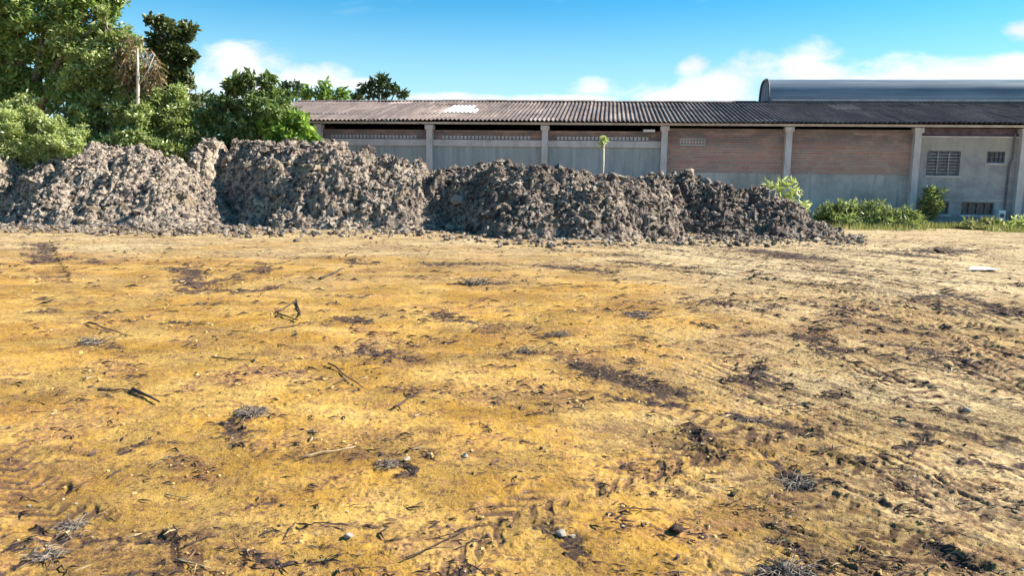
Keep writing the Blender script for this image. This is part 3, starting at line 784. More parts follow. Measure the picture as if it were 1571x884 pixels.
# ---- long curved metal roof riding on the ridge at the right
mv, n, b, o = new_mat('vault_sheet')
v = objco(n); f = n.noise(n.mapping(v, (.12, 1.8, 2.2)), 1.3, 6, .65)
c = n.mix(n.mr(f, .35, .65), (.13, .165, .20), (.25, .29, .33))
n.put(b.inputs['Base Color'], c); b.inputs['Metallic'].default_value = .2; b.inputs['Roughness'].default_value = .45
b.inputs['Specular IOR Level'].default_value = .4
VX0, VX1, VY0, VY1, VS, VR = -4.45, 13.4, 5.6, 7.9, 4.8, 1.50
ns = 22; seg = []
for k in range(ns+1):
    a = math.pi*k/ns; ca, sa = math.cos(a), math.sin(a)
    seg.append(((VY0+VY1)/2-(VY1-VY0)/2*math.copysign(abs(ca)**.62, ca), VS+VR*abs(sa)**.62))
vb = MB(); nx = 34
for i in range(nx+1):
    x = VX0+(VX1-VX0)*i/nx
    for (y, z) in seg: vb.v.append((x, y+.006*(i % 2), z+random.uniform(-.006, .006)))
for i in range(nx):
    for k in range(ns):
        a = i*(ns+1)+k; vb.f.append([a, a+ns+1, a+ns+2, a+1])
vr_ = vb.build('curved_roof', mv, WH, smooth=True)
MB().tube([(VX0-.02, y, z+.01) for (y, z) in seg], .045, 8).build('verge_trim', mframe, vr_, True)
g_ = MB(); g_.v = [(VX0+.03, y, z-.02) for (y, z) in seg]; g_.f = [list(range(len(g_.v)))]
g_.build('end_panel', mat_simple('grey_gable', (.16, .17, .2), (.26, .27, .3), 2), vr_)
MB().box(VX0+.1, VX1, VY0-.16, VY0-.02, 5.23, 5.30).build('flashing', mwhite if False else mcol, vr_)

# ================================================================== TREES AND SHRUBS
def leaves(centers, radii, counts, L, Wd, rs_, up=.35, droop=0., shell=.55):
    P_ = []; 
    for c, r, k in zip(centers, radii, counts):
        d = rs_.normal(size=(k, 3)); d /= np.linalg.norm(d, axis=1, keepdims=True)
        rad = shell+(1-shell)*rs_.rand(k)**.7
        rad = np.where(rs_.rand(k) < .22, rs_.rand(k), rad)
        # lobes so that no clump is round
        lob = 1+.28*np.sin(d[:, 0]*4+c[0]*3)*np.sin(d[:, 1]*5+c[1])+.22*np.sin(d[:, 2]*6+c[2]*2)
        P_.append(np.array(c)+d*(rad*lob)[:, None]*np.array(r))
        if k == 0: continue
    Pn = np.concatenate(P_); N = len(Pn)
    nor = rs_.normal(size=(N, 3)); nor[:, 2] += up*2; nor /= np.linalg.norm(nor, axis=1, keepdims=True)
    t = rs_.normal(size=(N, 3)); t[:, 2] -= droop*2; t -= nor*(t*nor).sum(1, keepdims=True); t /= np.linalg.norm(t, axis=1, keepdims=True)
    s = np.cross(nor, t)
    sz = .5+1.35*rs_.rand(N)**1.5
    ll = (L*sz*(.8+.4*rs_.rand(N)))[:, None]; ww = (Wd*sz*(.8+.4*rs_.rand(N)))[:, None]
    a = Pn; b_ = Pn+t*ll*.5+s*ww*.5-nor*ww*.12; c_ = Pn+t*ll; d_ = Pn+t*ll*.5-s*ww*.5-nor*ww*.12
    V = np.stack([a, b_, c_, d_], 1).reshape(-1, 3)
    F_ = np.arange(N*4).reshape(-1, 4)
    return V, F_
def plant(name, label, cat, base, clumps, leafmat, L, Wd, dens, seed, bark=None, trunk_r=.16, up=.35, droop=0., group=None, extra=None, sub=5, trunk=True, jitter=.6):
    """clumps: (Vector centre, (rx,ry,rz)); each is broken into smaller tufts"""
    rs_ = np.random.RandomState(seed); rd = random.Random(seed)
    bark = bark or BARK
    root = empty(name, base); tag(root, label, cat, group)
    base = Vector(base)
    cs, rr, kk = [], [], []
    tw = MB()
    fork = base+Vector((0, 0, max(.3, (min(c.z for c, r in clumps)-base.z)*.75)))
    mean = Vector((0, 0, 0))
    for c, r in clumps: mean += c
    mean /= len(clumps); fork.x = base.x*.6+mean.x*.4; fork.y = base.y*.6+mean.y*.4
    if trunk:
        p0 = base-base; tw.tube([Vector((0, 0, -.2)), Vector((rd.uniform(-.1, .1), 0, (fork.z-base.z)*.5)), fork-base], [trunk_r*1.25, trunk_r, trunk_r*.8], 9)
    for c, r in clumps:
        vol = (r[0]*r[1]*r[2])**(1/3)
        if trunk:
            m = (fork+c)/2+Vector((rd.uniform(-.3, .3), rd.uniform(-.3, .3), rd.uniform(0, .4)))*vol*.6
            tw.tube([fork-base, m-base, c-base], [trunk_r*.55, trunk_r*.32, trunk_r*.12], 6)
        for q in range(sub):
            d = Vector((rd.gauss(0, 1), rd.gauss(0, 1), rd.gauss(0, 1))).normalized()
            off = Vector((d.x*r[0], d.y*r[1], d.z*r[2]))*rd.uniform(.35, .95)
            s = rd.uniform(.2, .5)
            cs.append((c+off-base)[:]); rr.append((r[0]*s, r[1]*s, r[2]*s*.85))
            area = (r[0]*r[2])*s*s
            kk.append(max(12, int(area*dens*rd.uniform(.6, 1.6))))
            if trunk:
                tw.tube([c-base, (c-base)+off*.6+Vector((0, 0, .05)), (c-base)+off*1.25], [trunk_r*.13, trunk_r*.08, trunk_r*.03], 4, False)
    V, F_ = leaves(cs, rr, kk, L, Wd, rs_, up, droop)
    if trunk: tw.build('trunk', bark, root, True)
    mesh_np('crown', V, F_, leafmat, root)
    if extra: extra(root, base)
    return root
def cl(px, py, Y, wpx, hpx, dr=.8):
    p = P(px, py, Y); k = Y/F_PX
    return (p, (wpx*k, max(.25, (wpx+hpx)/2*k*dr), hpx*k))
LM_mid = mat_leaf('leaf_mid', (.055, .10, .022), (.34, .45, .13))
LM_dark = mat_leaf('leaf_dark', (.03, .05, .018), (.15, .18, .06), trans=.2)
LM_vine = mat_leaf('leaf_vine', (.075, .12, .03), (.46, .52, .19))
LM_lime = mat_leaf('leaf_lime', (.17, .23, .07), (.60, .64, .28), trans=.45)
LM_bright = mat_leaf('leaf_bright', (.09, .18, .03), (.36, .50, .10), trans=.45)
LM_weed = mat_leaf('leaf_weed', (.07, .10, .03), (.30, .36, .14), trans=.35)
LM_olive = mat_leaf('leaf_olive', (.10, .12, .04), (.34, .34, .14))
LM_broad = mat_leaf('leaf_broad', (.03, .065, .022), (.24, .32, .10), trans=.3)
LM_brown = mat_leaf('leaf_dry', (.10, .07, .04), (.34, .25, .14), trans=.2)
LM_far = mat_leaf('leaf_far', (.03, .05, .025), (.08, .13, .04), trans=.15, scale=.5)
LM_fargreen = mat_leaf('leaf_far_green', (.06, .12, .03), (.22, .34, .07), scale=.5)
def gbase(px, Y): return (P(px, 300, Y).x, Y, 0)
plant('tree', 'huge leafy tree filling the top left corner, sky glinting through its leaves', 'tree', gbase(40, 31),
      [cl(30, -40, 31, 60, 45), cl(110, -35, 31, 60, 45), cl(5, 30, 31, 45, 35), cl(70, 30, 30.5, 45, 40), cl(125, 30, 30, 45, 40), cl(20, 95, 31, 45, 38),
       cl(-60, 20, 31, 60, 60), cl(-60, 110, 31, 60, 60), cl(85, 90, 31, 42, 40), cl(45, 150, 31, 50, 40), cl(160, 5, 30.5, 30, 28), cl(110, 140, 30.6, 45, 45)],
      LM_mid, .16, .075, 2300, 31, trunk_r=.4, sub=16)
def vines(root, base):
    V, F_ = leaves([(P(x, y, 28.7)-base)[:] for x, y in ((200, 72), (190, 92), (228, 96), (200, 118), (232, 126), (222, 145), (205, 140), (236, 110))], [(.34, .3, .62)]*8, [150]*8, .30, .05, np.random.RandomState(5), up=0, droop=1.2)
    mesh_np('dead_vines', V, F_, LM_brown, root)
plant('tree', 'rounded tree smothered in climbing vines, brown dead strands on its right side', 'tree', gbase(150, 29.4),
      [cl(120, 60, 29.6, 40, 38), cl(165, 45, 29.6, 34, 30), cl(150, 95, 29.2, 42, 36), cl(195, 75, 29.4, 26, 26), cl(182, 125, 29.2, 38, 36), cl(212, 178, 28.3, 24, 22), cl(130, 140, 29, 40, 36),
       cl(175, 170, 28.8, 42, 34), cl(135, 195, 28.6, 42, 30), cl(215, 165, 29, 30, 40), cl(100, 175, 29, 36, 34), cl(210, 205, 28.6, 36, 24), cl(160, 222, 28.4, 50, 16)],
      LM_vine, .14, .065, 2500, 32, trunk_r=.3, sub=16, droop=.5, extra=vines)
# bare dead trunk standing in the vines
dt = empty('dead_tree', gbase(213, 28.1)); tag(dt, 'pale bare dead trunk standing upright among the vines and dry leaves', 'dead tree')
bt = Vector(gbase(213, 28.1)); tp = P(211, 74, 28.1)-bt
MB().tube([(0, 0, 0), (.03, 0, tp.z*.4), (tp.x*.8, 0, tp.z*.8), tp], [.08, .07, .06, .03], 7).build('trunk', PALEBARK, dt, True)
MB().tube([(tp.x*.8, 0, tp.z*.78), (tp.x+.35, 0, tp.z*.88), (tp.x+.55, .1, tp.z*.97)], [.02, .015, .008], 6).build('branch', PALEBARK, dt, True)
plant('tree', 'tall dark narrow tree against the sky, right of the vine-covered tree', 'tree', gbase(262, 33),
      [cl(243, 35, 33, 17, 15), cl(262, 60, 33, 26, 24), cl(285, 48, 33, 16, 16), cl(245, 80, 33, 20, 22), cl(283, 80, 33, 20, 22), cl(262, 105, 33, 28, 24), cl(280, 130, 33, 22, 22), cl(250, 135, 33, 26, 24), cl(268, 165, 33, 34, 28)],
      LM_dark, .16, .085, 2900, 33, trunk_r=.22, sub=13)
plant('shrub', 'tall mixed green shrub between the dead trunk and the broad-leaved tree', 'shrub', gbase(262, 28.6),
      [cl(235, 150, 28.6, 26, 24), cl(262, 145, 28.8, 24, 26), cl(283, 175, 28.6, 22, 26), cl(250, 190, 28.4, 34, 28), cl(282, 215, 28.4, 26, 20), cl(232, 218, 28.2, 36, 20), cl(270, 230, 28.2, 34, 14), cl(213, 182, 27.9, 20, 26), cl(205, 215, 27.8, 34, 22), cl(175, 222, 27.8, 34, 14), cl(245, 232, 28, 40, 14)],
      LM_vine, .13, .06, 2500, 34, trunk_r=.12, sub=15)
plant('shrub', 'light yellow-green shrub at the left edge behind the soil heaps', 'shrub', gbase(45, 27.2),
      [cl(10, 190, 27.4, 32, 28), cl(45, 180, 27.5, 26, 22), cl(30, 215, 27.2, 42, 26), cl(75, 215, 27.2, 34, 24), cl(105, 225, 27, 28, 18), cl(-30, 200, 27.3, 40, 34), cl(40, 160, 28, 22, 18), cl(120, 205, 27.5, 20, 16), cl(50, 245, 27.8, 60, 20), cl(0, 225, 27, 40, 24), cl(85, 245, 27.4, 44, 18), cl(10, 165, 28, 24, 20), cl(70, 195, 27.6, 30, 20)],
      LM_lime, .11, .045, 2800, 35, trunk_r=.05, sub=16)
plant('tree', 'broad-leaved dark green tree standing free behind the tallest heap, upright leafy tips', 'tree', gbase(385, 29),
      [cl(358, 128, 29, 12, 16), cl(412, 126, 29, 14, 15), cl(385, 145, 29, 34, 18), cl(345, 165, 29, 26, 18), cl(400, 170, 28.6, 36, 22), cl(318, 180, 29, 24, 18), cl(360, 195, 28.6, 36, 20), cl(310, 205, 28.6, 24, 16),
       cl(425, 150, 29, 20, 16), cl(405, 205, 28.6, 34, 18), cl(378, 122, 29, 12, 12), cl(335, 215, 28.6, 30, 14), cl(440, 175, 29, 16, 16)],
      LM_broad, .19, .075, 1900, 36, trunk_r=.16, sub=14, droop=.3)
plant('shrub', 'bright green leafy bush at the right side of the broad-leaved tree', 'shrub', gbase(455, 28.6),
      [cl(450, 185, 28.6, 26, 16), cl(470, 200, 28.6, 18, 18), cl(435, 205, 28.4, 26, 16), cl(478, 214, 28.6, 12, 10), cl(415, 192, 28.6, 18, 16), cl(450, 215, 28.4, 30, 12)],
      LM_bright, .17, .09, 1900, 37, trunk_r=.07, sub=14)
# trees far behind the warehouse roof
plant('tree', 'sparse dark treetop far off, half hidden by the broad-leaved tree', 'tree', gbase(450, 62),
      [cl(437, 135, 62, 16, 10), cl(452, 130, 62, 14, 8), cl(455, 146, 62, 16, 8)], LM_far, .40, .2, 90, 38, trunk_r=.3, sub=7)
plant('tree', 'rounded green treetops far off showing just above the roof left of the umbrella pine', 'tree', gbase(500, 60),
      [cl(480, 142, 60, 18, 12), cl(500, 138, 60, 14, 14), cl(520, 143, 60, 16, 10), cl(505, 150, 60, 30, 10)], LM_fargreen, .40, .16, 220, 39, trunk_r=.3, sub=9, up=0)
plant('tree', 'low dark treetop far off between the green one and the umbrella pine', 'tree', gbase(543, 64),
      [cl(538, 147, 64, 12, 6), cl(552, 150, 64, 14, 5)], LM_far, .35, .2, 200, 40, trunk_r=.2, sub=6)
def pine(root, base): pass
plant('tree', 'dark flat-topped umbrella pine alone on the skyline above the roof', 'tree', gbase(583, 58),
      [cl(582, 124, 58, 16, 4), cl(566, 131, 58, 13, 3.5), cl(598, 130, 58, 13, 4), cl(580, 134, 58, 16, 3.5), cl(558, 141, 58, 9, 2.5), cl(607, 140, 58, 9, 2.5), cl(572, 146, 58, 11, 2.5), cl(592, 143, 58, 9, 2.5), cl(618, 144, 58, 4, 2.5), cl(586, 120, 58, 9, 3)],
      LM_far, .34, .14, 700, 41, trunk_r=.22, sub=7)
plant('tree', 'distant dark tree line glimpsed left of the broad-leaved tree', 'tree', gbase(315, 62),
      [cl(312, 150, 62, 20, 7), cl(335, 152, 62, 20, 8), cl(300, 158, 62, 20, 8)], LM_far, .45, .2, 200, 42, trunk_r=.2, sub=6)
plant('hedge', 'dark overgrown hedge low behind the trees and heaps at left', 'hedge', gbase(200, 42),
      [cl(x, 238+(x % 37)*.3, 42+(x % 3), 44, 30) for x in range(-150, 400, 42)], LM_dark, .30, .16, 420, 44, trunk_r=.08, sub=9)
# greenery along the warehouse foot
plant('shrub', 'pale grassy shrub growing behind the right shoulder of the last heap', 'shrub', gbase(1200, 26.6),
      [cl(1185, 285, 26.6, 16, 12), cl(1205, 280, 26.8, 14, 10), cl(1218, 300, 26.5, 16, 14), cl(1195, 305, 26.5, 24, 14), cl(1232, 318, 26.4, 12, 12)], LM_lime, .16, .035, 2600, 43, trunk_r=.03, sub=7, up=0)
for k, (px, Y, clumps, lab, mat) in enumerate([
    (1285, 27.4, [cl(1280, 322, 27.4, 24, 14), cl(1302, 318, 27.5, 18, 14), cl(1265, 336, 27.2, 22, 14), cl(1292, 340, 27, 28, 12)], 'leafy green shrub against the grey wall, just right of the last soil heap', LM_weed),
    (1335, 27.3, [cl(1325, 326, 27.3, 20, 16), cl(1348, 322, 27.4, 18, 13), cl(1335, 342, 27, 30, 12), cl(1358, 336, 27, 18, 14)], 'dense mid-height shrub midway along the grey wall, between two other shrubs', LM_weed),
    (1390, 27.2, [cl(1380, 330, 27.2, 18, 13), cl(1400, 340, 27, 18, 12), cl(1388, 345, 26.8, 28, 9)], 'low green shrub at the foot of the pale column left of the plastered bay', LM_weed),
    (1430, 28.6, [cl(1432, 296, 28.6, 15, 11), cl(1424, 312, 28.6, 18, 12), cl(1440, 312, 28.6, 13, 12), cl(1426, 326, 28.6, 18, 12)], 'upright pale bushy plant in front of the low window under the louvred window', LM_weed),
    (1500, 27.2, [cl(1490, 346, 27.2, 20, 9), cl(1520, 342, 27.3, 18, 11), cl(1508, 350, 26.9, 34, 7)], 'low straggly weeds below the barred low window in the plastered bay', LM_olive),
    (1565, 27.0, [cl(1548, 348, 27, 16, 9), cl(1570, 344, 27, 16, 11), cl(1590, 346, 27, 18, 11)], 'low weed clump at the foot of the rightmost pale column', LM_lime)]):
    plant('shrub', lab, 'shrub', gbase(px, Y), clumps, mat, .17, .038, 3000, 50+k, trunk_r=.02, sub=12, group='shrubs along the warehouse wall', up=.1)
# sapling on the heap
sp_b = P(923, 272, 24.4); sp_t = P(926, 214, 24.4)
sr = empty('sapling', (sp_b.x, 24.4, sp_b.z-.3)); tag(sr, 'thin pale sapling with a green leafy tip standing up behind the near heap', 'sapling')
hh_ = sp_t.z-sp_b.z+.3
MB().tube([(0, 0, 0), (.03, 0, hh_*.5), (sp_t.x-sp_b.x, 0, hh_)], [.05, .045, .03], 7).build('stem', PALEBARK, sr, True)
V, F_ = leaves([(sp_t.x-sp_b.x, 0, hh_+.02), (sp_t.x-sp_b.x-.02, 0, hh_-.16)], [(.09, .09, .11), (.06, .06, .13)], [80, 36], .11, .05, np.random.RandomState(3), up=.2, droop=.4)
mesh_np('leaf_tuft', V, F_, LM_lime, sr)

# grassy verge where the yard meets the wall on the right
def verge():
    rs_ = np.random.RandomState(90); N = 16000
    px = rs_.uniform(1240, 1640, N); Y = 26.3+rs_.rand(N)*2.2+ (rs_.rand(N)**3)*-.8
    X = (px-CX)/F_PX*Y*1.0
    cl_ = vnoise(X*1.3, Y*1.3, 4) > .42
    X, Y = X[cl_], Y[cl_]; N = len(X)
    a = rs_.rand(N)*6.28; h = .06+.24*rs_.rand(N)**2; w = .012+.01*rs_.rand(N)
    dx, dy = np.cos(a)*w, np.sin(a)*w; lx, ly = rs_.normal(size=N)*.05, rs_.normal(size=N)*.05
    V = np.stack([np.stack([X-dx, Y-dy, np.zeros(N)], -1), np.stack([X+dx, Y+dy, np.zeros(N)], -1), np.stack([X+lx, Y+ly, h], -1)], 1).reshape(-1, 3)
    o_ = mesh_np('grass', V, np.arange(N*3).reshape(-1, 3), LM_olive)
    tag(o_, 'sparse short grass along the foot of the warehouse wall', 'grass', kind='stuff')
verge()

# ================================================================== SMALL THINGS ON THE GROUND
# crumbs: uncountable
def crumbs(name, label, N, smin, smax, seed, mat, where):
    rs_ = np.random.RandomState(seed)
    r = np.exp(rs_.uniform(math.log(2.6), math.log(24), N)); a = rs_.uniform(-R(38), R(38), N)
    jj = np.clip(np.round((a+R(41))/R(82)*(NP-1)).astype(int), 0, NP-1); ii = np.clip(np.searchsorted(rs, r), 0, len(rs)-1)
    pr = where(ii, jj)
    ok = rs_.rand(N) < pr; r, a, ii, jj = r[ok], a[ok], ii[ok], jj[ok]
    size = smin+(smax-smin)*rs_.rand(len(r))**4
    size *= np.clip(r/5, .8, 2.2)**.6
    pos = np.stack([r*np.sin(a), r*np.cos(a), H[ii, jj]+size*.3], -1)
    V, F_ = lumps(pos, size, rs_, 1, .7)
    o_ = mesh_np(name, V, F_, mat); tag(o_, label, 'soil crumbs', kind='stuff')
mcr, n, b, o = new_mat('soil_crumbs')
ri = n.n('ShaderNodeNewGeometry').outputs['Random Per Island']
c = n.mix(n.mr(ri, .0, 1., smooth=False), (.60, .42, .16), (.30, .17, .09)); c = n.mix(n.mr(ri, .55, .6), c, (.08, .055, .05)); c = n.mix(n.mr(ri, .96, .97), c, (.55, .45, .32))
n.put(b.inputs['Base Color'], c); b.inputs['Roughness'].default_value = 1
crumbs('soil_crumbs', 'fine crumbs and grit of yellow and dark soil strewn over the yard', 24000, .003, .018, 61, mcr,
       lambda i, j: np.clip(.10+1.1*darkm[i, j]+.5*redm[i, j]+.25*rightness[i, j], 0, 1)*sstep(brk2[i, j], .3, .6))
# shreds of bark, root and straw, too many to count
def litter():
    rs_ = np.random.RandomState(64); N = 60000
    r = np.exp(rs_.uniform(math.log(2.6), math.log(26), N)); a = rs_.uniform(-R(38), R(38), N)
    jj = np.clip(np.round((a+R(41))/R(82)*(NP-1)).astype(int), 0, NP-1); ii = np.clip(np.searchsorted(rs, r), 0, len(rs)-1)
    pr = np.clip(.07+.8*darkm[ii, jj]+.55*redm[ii, jj]+.15*rightness[ii, jj], 0, 1)*sstep(brk2[ii, jj], .35, .6)
    ok = rs_.rand(N) < pr; r, a, ii, jj = r[ok], a[ok], ii[ok], jj[ok]; n_ = len(r)
    x, y = r*np.sin(a), r*np.cos(a); z = H[ii, jj]+.002
    th = rs_.normal(size=n_)*.7-.35*rightness[ii, jj]
    L = (.008+.045*rs_.rand(n_)**2)*np.clip(r/5, .8, 2.4)**.8; w = L*(.06+.12*rs_.rand(n_)); dz = L*rs_.uniform(-.1, .45, n_)
    cx_, sx_ = np.cos(th), np.sin(th); bend = rs_.normal(size=n_)*.25*L
    def q(u, v, h): return np.stack([x+u*cx_-v*sx_, y+u*sx_+v*cx_, z+h], -1)
    V = np.stack([q(-L, -w*.4, 0*L), q(0*L, bend-w, w*1.2), q(L, -w*.3, dz), q(L, w*.3, dz), q(0*L, bend+w, w*1.2), q(-L, w*.4, 0*L), q(0*L, bend, w*2.6)], 1).reshape(-1, 3)
    f0 = np.array([[0, 1, 6], [1, 2, 6], [2, 3, 6], [3, 4, 6], [4, 5, 6], [5, 0, 6]])
    Fz = (f0[None]+(np.arange(n_)*7)[:, None, None]).reshape(-1, 3)
    ml, n, b, o = new_mat('plant_shreds'); ri = n.n('ShaderNodeNewGeometry').outputs['Random Per Island']
    c = n.mix(n.mr(ri, .3, .7), (.035, .028, .03), (.16, .09, .06)); c = n.mix(n.mr(ri, .93, .95), c, (.42, .32, .18))
    n.put(b.inputs['Base Color'], c)
    tag(mesh_np('plant_litter', V, Fz, ml), 'shreds of dark bark, roots and straw littering the bare yard', 'plant litter', kind='stuff')
litter()
# gravelly debris along the heap feet
def skirt():
    rs_ = np.random.RandomState(66); N = 9000
    px = rs_.uniform(-40, 1330, N)
    yb = np.interp(px, [0, 200, 450, 640, 850, 1050, 1290], [347, 350, 351, 352, 370, 364, 366])
    py = yb+(rs_.rand(N)**2.2)*14-7*rs_.rand(N)
    pos = np.array([[*G(a, b_)] for a, b_ in zip(px, py)])
    size = .015+.085*rs_.rand(N)**5
    pos[:, 2] += size*.3
    V, F_ = lumps(pos, size, rs_, 1, .75)
    o_ = mesh_np('soil_crumbs', V, F_, mh); at_ = o_.data.color_attributes.new('clod_tone', 'FLOAT_COLOR', 'POINT')
    tn = np.repeat(rs_.rand(N), len(V)//N); at_.data.foreach_set('color', np.stack([tn, tn*0+.45, tn*0, tn*0+1], -1).astype(np.float32).ravel()); tag(o_, 'loose spilled soil crumbs fringing the feet of the heaps', 'soil crumbs', kind='stuff')
skirt()
# countable twigs
def twig_mesh(seed, L, r, forks, mat, name='twig', bend=.06):
    rd = random.Random(seed); m = MB()
    pts = []; y = 0; z = r
    for k in range(6):
        t = k/5; y += rd.uniform(-bend, bend)*L
        pts.append(((t-.5)*L, y, r*.8+abs(rd.gauss(0, .02))*L*.6))
    m.tube(pts, [r*(1-.6*k/5) for k in range(6)], 6)
    for q in range(forks):
        i_ = rd.randint(1, 4); p = Vector(pts[i_]); an = rd.choice((-1, 1))*rd.uniform(.4, 1.1); ln = L*rd.uniform(.15, .4)
        e_ = p+Vector((math.cos(an)*ln, math.sin(an)*ln, rd.uniform(0, .12)*ln))
        m.tube([p, (p+e_)/2+Vector((0, 0, .01)), e_], [r*.55, r*.4, r*.2], 5)
    ob = m.build(name, mat, None, True)
    return ob
def place(o_, px, py, rz, sc=1., tilt=0., dz=0.):
    g_ = G(px, py); o_.location = (g_.x, g_.y, gz(g_.x, g_.y)+dz); o_.rotation_euler = (0, tilt, rz); o_.scale = (sc,)*3
def stick(label, ends, r, seed, forks=2, mat=TWIG, lift=0.):
    r *= .72
    a, b_ = G(*ends[0]), G(*ends[1]); L = (b_-a).length
    o_ = twig_mesh(seed, L, r, forks, mat, 'fallen_branch' if r > .018 else 'stick', .018)
    mid = (a+b_)/2
    za, zb = gz(a.x, a.y), gz(b_.x, b_.y)
    o_.location = (mid.x, mid.y, max((za+zb)/2, gz(mid.x, mid.y))+.004+lift); o_.rotation_euler = (0, 0, math.atan2(b_.y-a.y, b_.x-a.x))
    tag(o_, label, 'stick')
stick('straight dark stick lying at a slant just right of the tread prints at mid left', ((490, 431), (525, 414)), .03, 1, 0)
stick('dark stick, upper side of the small triangle of sticks', ((425, 483), (458, 467)), .018, 2, 0)
stick('dark stick, right side of the small triangle of sticks', ((456, 466), (461, 495)), .018, 3, 0)
stick('dark stick, lower side of the small triangle of sticks', ((427, 484), (460, 495)), .018, 4, 0)
stick('thin long stick on the yellow soil just below the triangle of sticks', ((415, 512), (478, 500)), .012, 5, 1)
stick('thin pale-edged stick lying left of centre on bare yellow soil', ((135, 500), (205, 522)), .012, 6, 1)
stick('thick curved black stick on the smooth yellow soil at left', ((205, 604), (250, 622)), .022, 7, 0)
stick('long thin stick leading left from the thick black stick', ((150, 602), (212, 603)), .010, 8, 1)
stick('long pale dry stick in the lower middle on yellow soil', ((462, 709), (545, 692)), .009, 9, 1, DRYWOOD)
stick('forked dark stick slanting up to the right just left of centre', ((605, 632), (652, 600)), .014, 10, 3)
stick('long thin root lying diagonally across the bottom of the yard', ((622, 862), (748, 797)), .006, 11, 1)
stick('thin dark stick above the reddish patch at left of centre', ((325, 553), (392, 558)), .010, 12, 2)
stick('thin slanting stick in the left half beside the reddish patch', ((505, 562), (560, 600)), .012, 13, 1)
stick('short thick dark branch lying at right of the yard, pointing to the building', ((1155, 430), (1172, 423)), .03, 14, 0)
stick('thin dark stick in the lower right, beside the dark smear', ((1245, 695), (1300, 686)), .010, 15, 2)
stick('pale dry stick near the bottom left, end lifted off the soil', ((270, 865), (325, 878)), .007, 16, 1, DRYWOOD)
stick('curved pale twig with its shadow at lower left', ((255, 760), (305, 768)), .005, 17, 1, DRYWOOD)
stick('dark stick next to the black hollow on the bottom edge at right', ((1180, 868), (1262, 880)), .008, 18, 2)
protos = [twig_mesh(200+k, L, r, f, TWIG) for k, (L, r, f) in enumerate([(.14, .004, 1), (.22, .005, 2), (.10, .004, 0), (.3, .006, 3), (.18, .004, 2), (.26, .007, 1)])]
rd = random.Random(77); cnt = 0
TW = 'short dark twig lying loose on the bare yellow soil'
while cnt < 160:
    r = math.exp(rd.uniform(math.log(3.0), math.log(17))); a = rd.uniform(-R(34), R(34))
    x, y = r*math.sin(a), r*math.cos(a)
    jj = int(round((a+R(41))/R(82)*(NP-1))); ii = int(np.searchsorted(rs, r))
    if rd.random() > .05+1.1*float(darkm[ii, jj])+.6*float(redm[ii, jj]): continue
    p = protos[cnt % 6]
    t_ = p if cnt < 6 else p.copy()
    if cnt >= 6: COL.objects.link(t_)
    t_.location = (x, y, float(H[ii, jj])+.004); s = rd.uniform(.25, .8)*min(1.7, max(1, r/6)); t_.scale = (s, s, s)
    t_.rotation_euler = (rd.uniform(-.1, .1), rd.uniform(-.12, .12), rd.gauss(-.2, .8)+(math.pi if rd.random() > .5 else 0))
    tag(t_, TW, 'twig', 'short dark twigs scattered over the yard'); cnt += 1
# pale pebbles and dark clods
def rock_obj(name, sub, k, mat):
    V = (ROCKS[k] if sub == 2 else ROCKS1[k]).copy(); V[:, 2] *= .7
    return mesh_np(name, V, ROCKF if sub == 2 else ROCKF1, mat, smooth=False)
named = [('pale rounded stone beside the dark reddish patch left of centre', 624, 714, .026, STONE, 'stone'),
         ('pale chalky stone, larger of the pair in the dark smear at the bottom', 862, 822, .030, STONE, 'stone'),
         ('small pale stone, right of its bigger neighbour in the bottom dark smear', 877, 824, .017, STONE, 'stone'),
         ('pale stone alone at bottom left of centre', 535, 826, .024, STONE, 'stone'),
         ('pale stone in the middle of the yard above the long dry stick', 714, 703, .022, STONE, 'stone'),
         ('white lump on the far right of the yard beside a small dark spot', 1483, 630, .032, STONE, 'stone'),
         ('large rusty-brown clod at the foot of the broad left heap', 117, 342, .30, None, 'clod'),
         ('pale squarish clod at the foot of the broad left heap, right of the rusty one', 212, 340, .20, None, 'clod'),
         ('big black clod in the lower right half', 1037, 812, .040, CLODM, 'clod'),
         ('dark clod on the far right yard, below the wall shrubs', 1440, 388, .14, CLODM, 'clod'),
         ('small black clod at lower right on yellow soil', 1125, 753, .022, CLODM, 'clod')]
rust = mat_simple('rusty_clod', (.28, .13, .08), (.45, .30, .2), 4, 1., 5, .04)
palec = mat_simple('pale_clod', (.5, .42, .34), (.62, .55, .46), 4, 1., 5, .04)
for k, (lab, px, py, s, mat, nm) in enumerate(named):
    mat = mat or (rust if k == 6 else palec)
    o_ = rock_obj('stone' if nm == 'stone' else 'soil_clod', 2, k % 10, mat); place(o_, px, py, k*1.3, s, 0, s*.3)
    tag(o_, lab, nm)
base_c = [rock_obj('soil_clod', 2, k, mh) for k in range(8)]
for q, o_ in enumerate(base_c):
    at_ = o_.data.color_attributes.new('clod_tone', 'FLOAT_COLOR', 'POINT'); tn = np.full(len(o_.data.vertices), (q+.5)/8)
    at_.data.foreach_set('color', np.stack([tn, tn*0+.4, tn*0, tn*0+1], -1).astype(np.float32).ravel())
N_ = 110
for k in range(N_):
    px = rd.uniform(0, 1300); yb = float(np.interp(px, [0, 200, 450, 640, 850, 1050, 1290], [349, 352, 353, 354, 372, 366, 368]))
    py = yb+abs(rd.gauss(0, 7)); o_ = base_c[k % 8] if k < 8 else base_c[k % 8].copy()
    if k >= 8: COL.objects.link(o_)
    s = rd.uniform(.03, .11); place(o_, px, py, rd.uniform(0, 6), s, rd.uniform(0, 3), s*.3)
    tag(o_, 'loose soil clod rolled out in front of the heaps', 'clod', 'loose clods in front of the heaps')
base_p = [rock_obj('pebble', 1, k, STONE) for k in range(6)]
k = 0
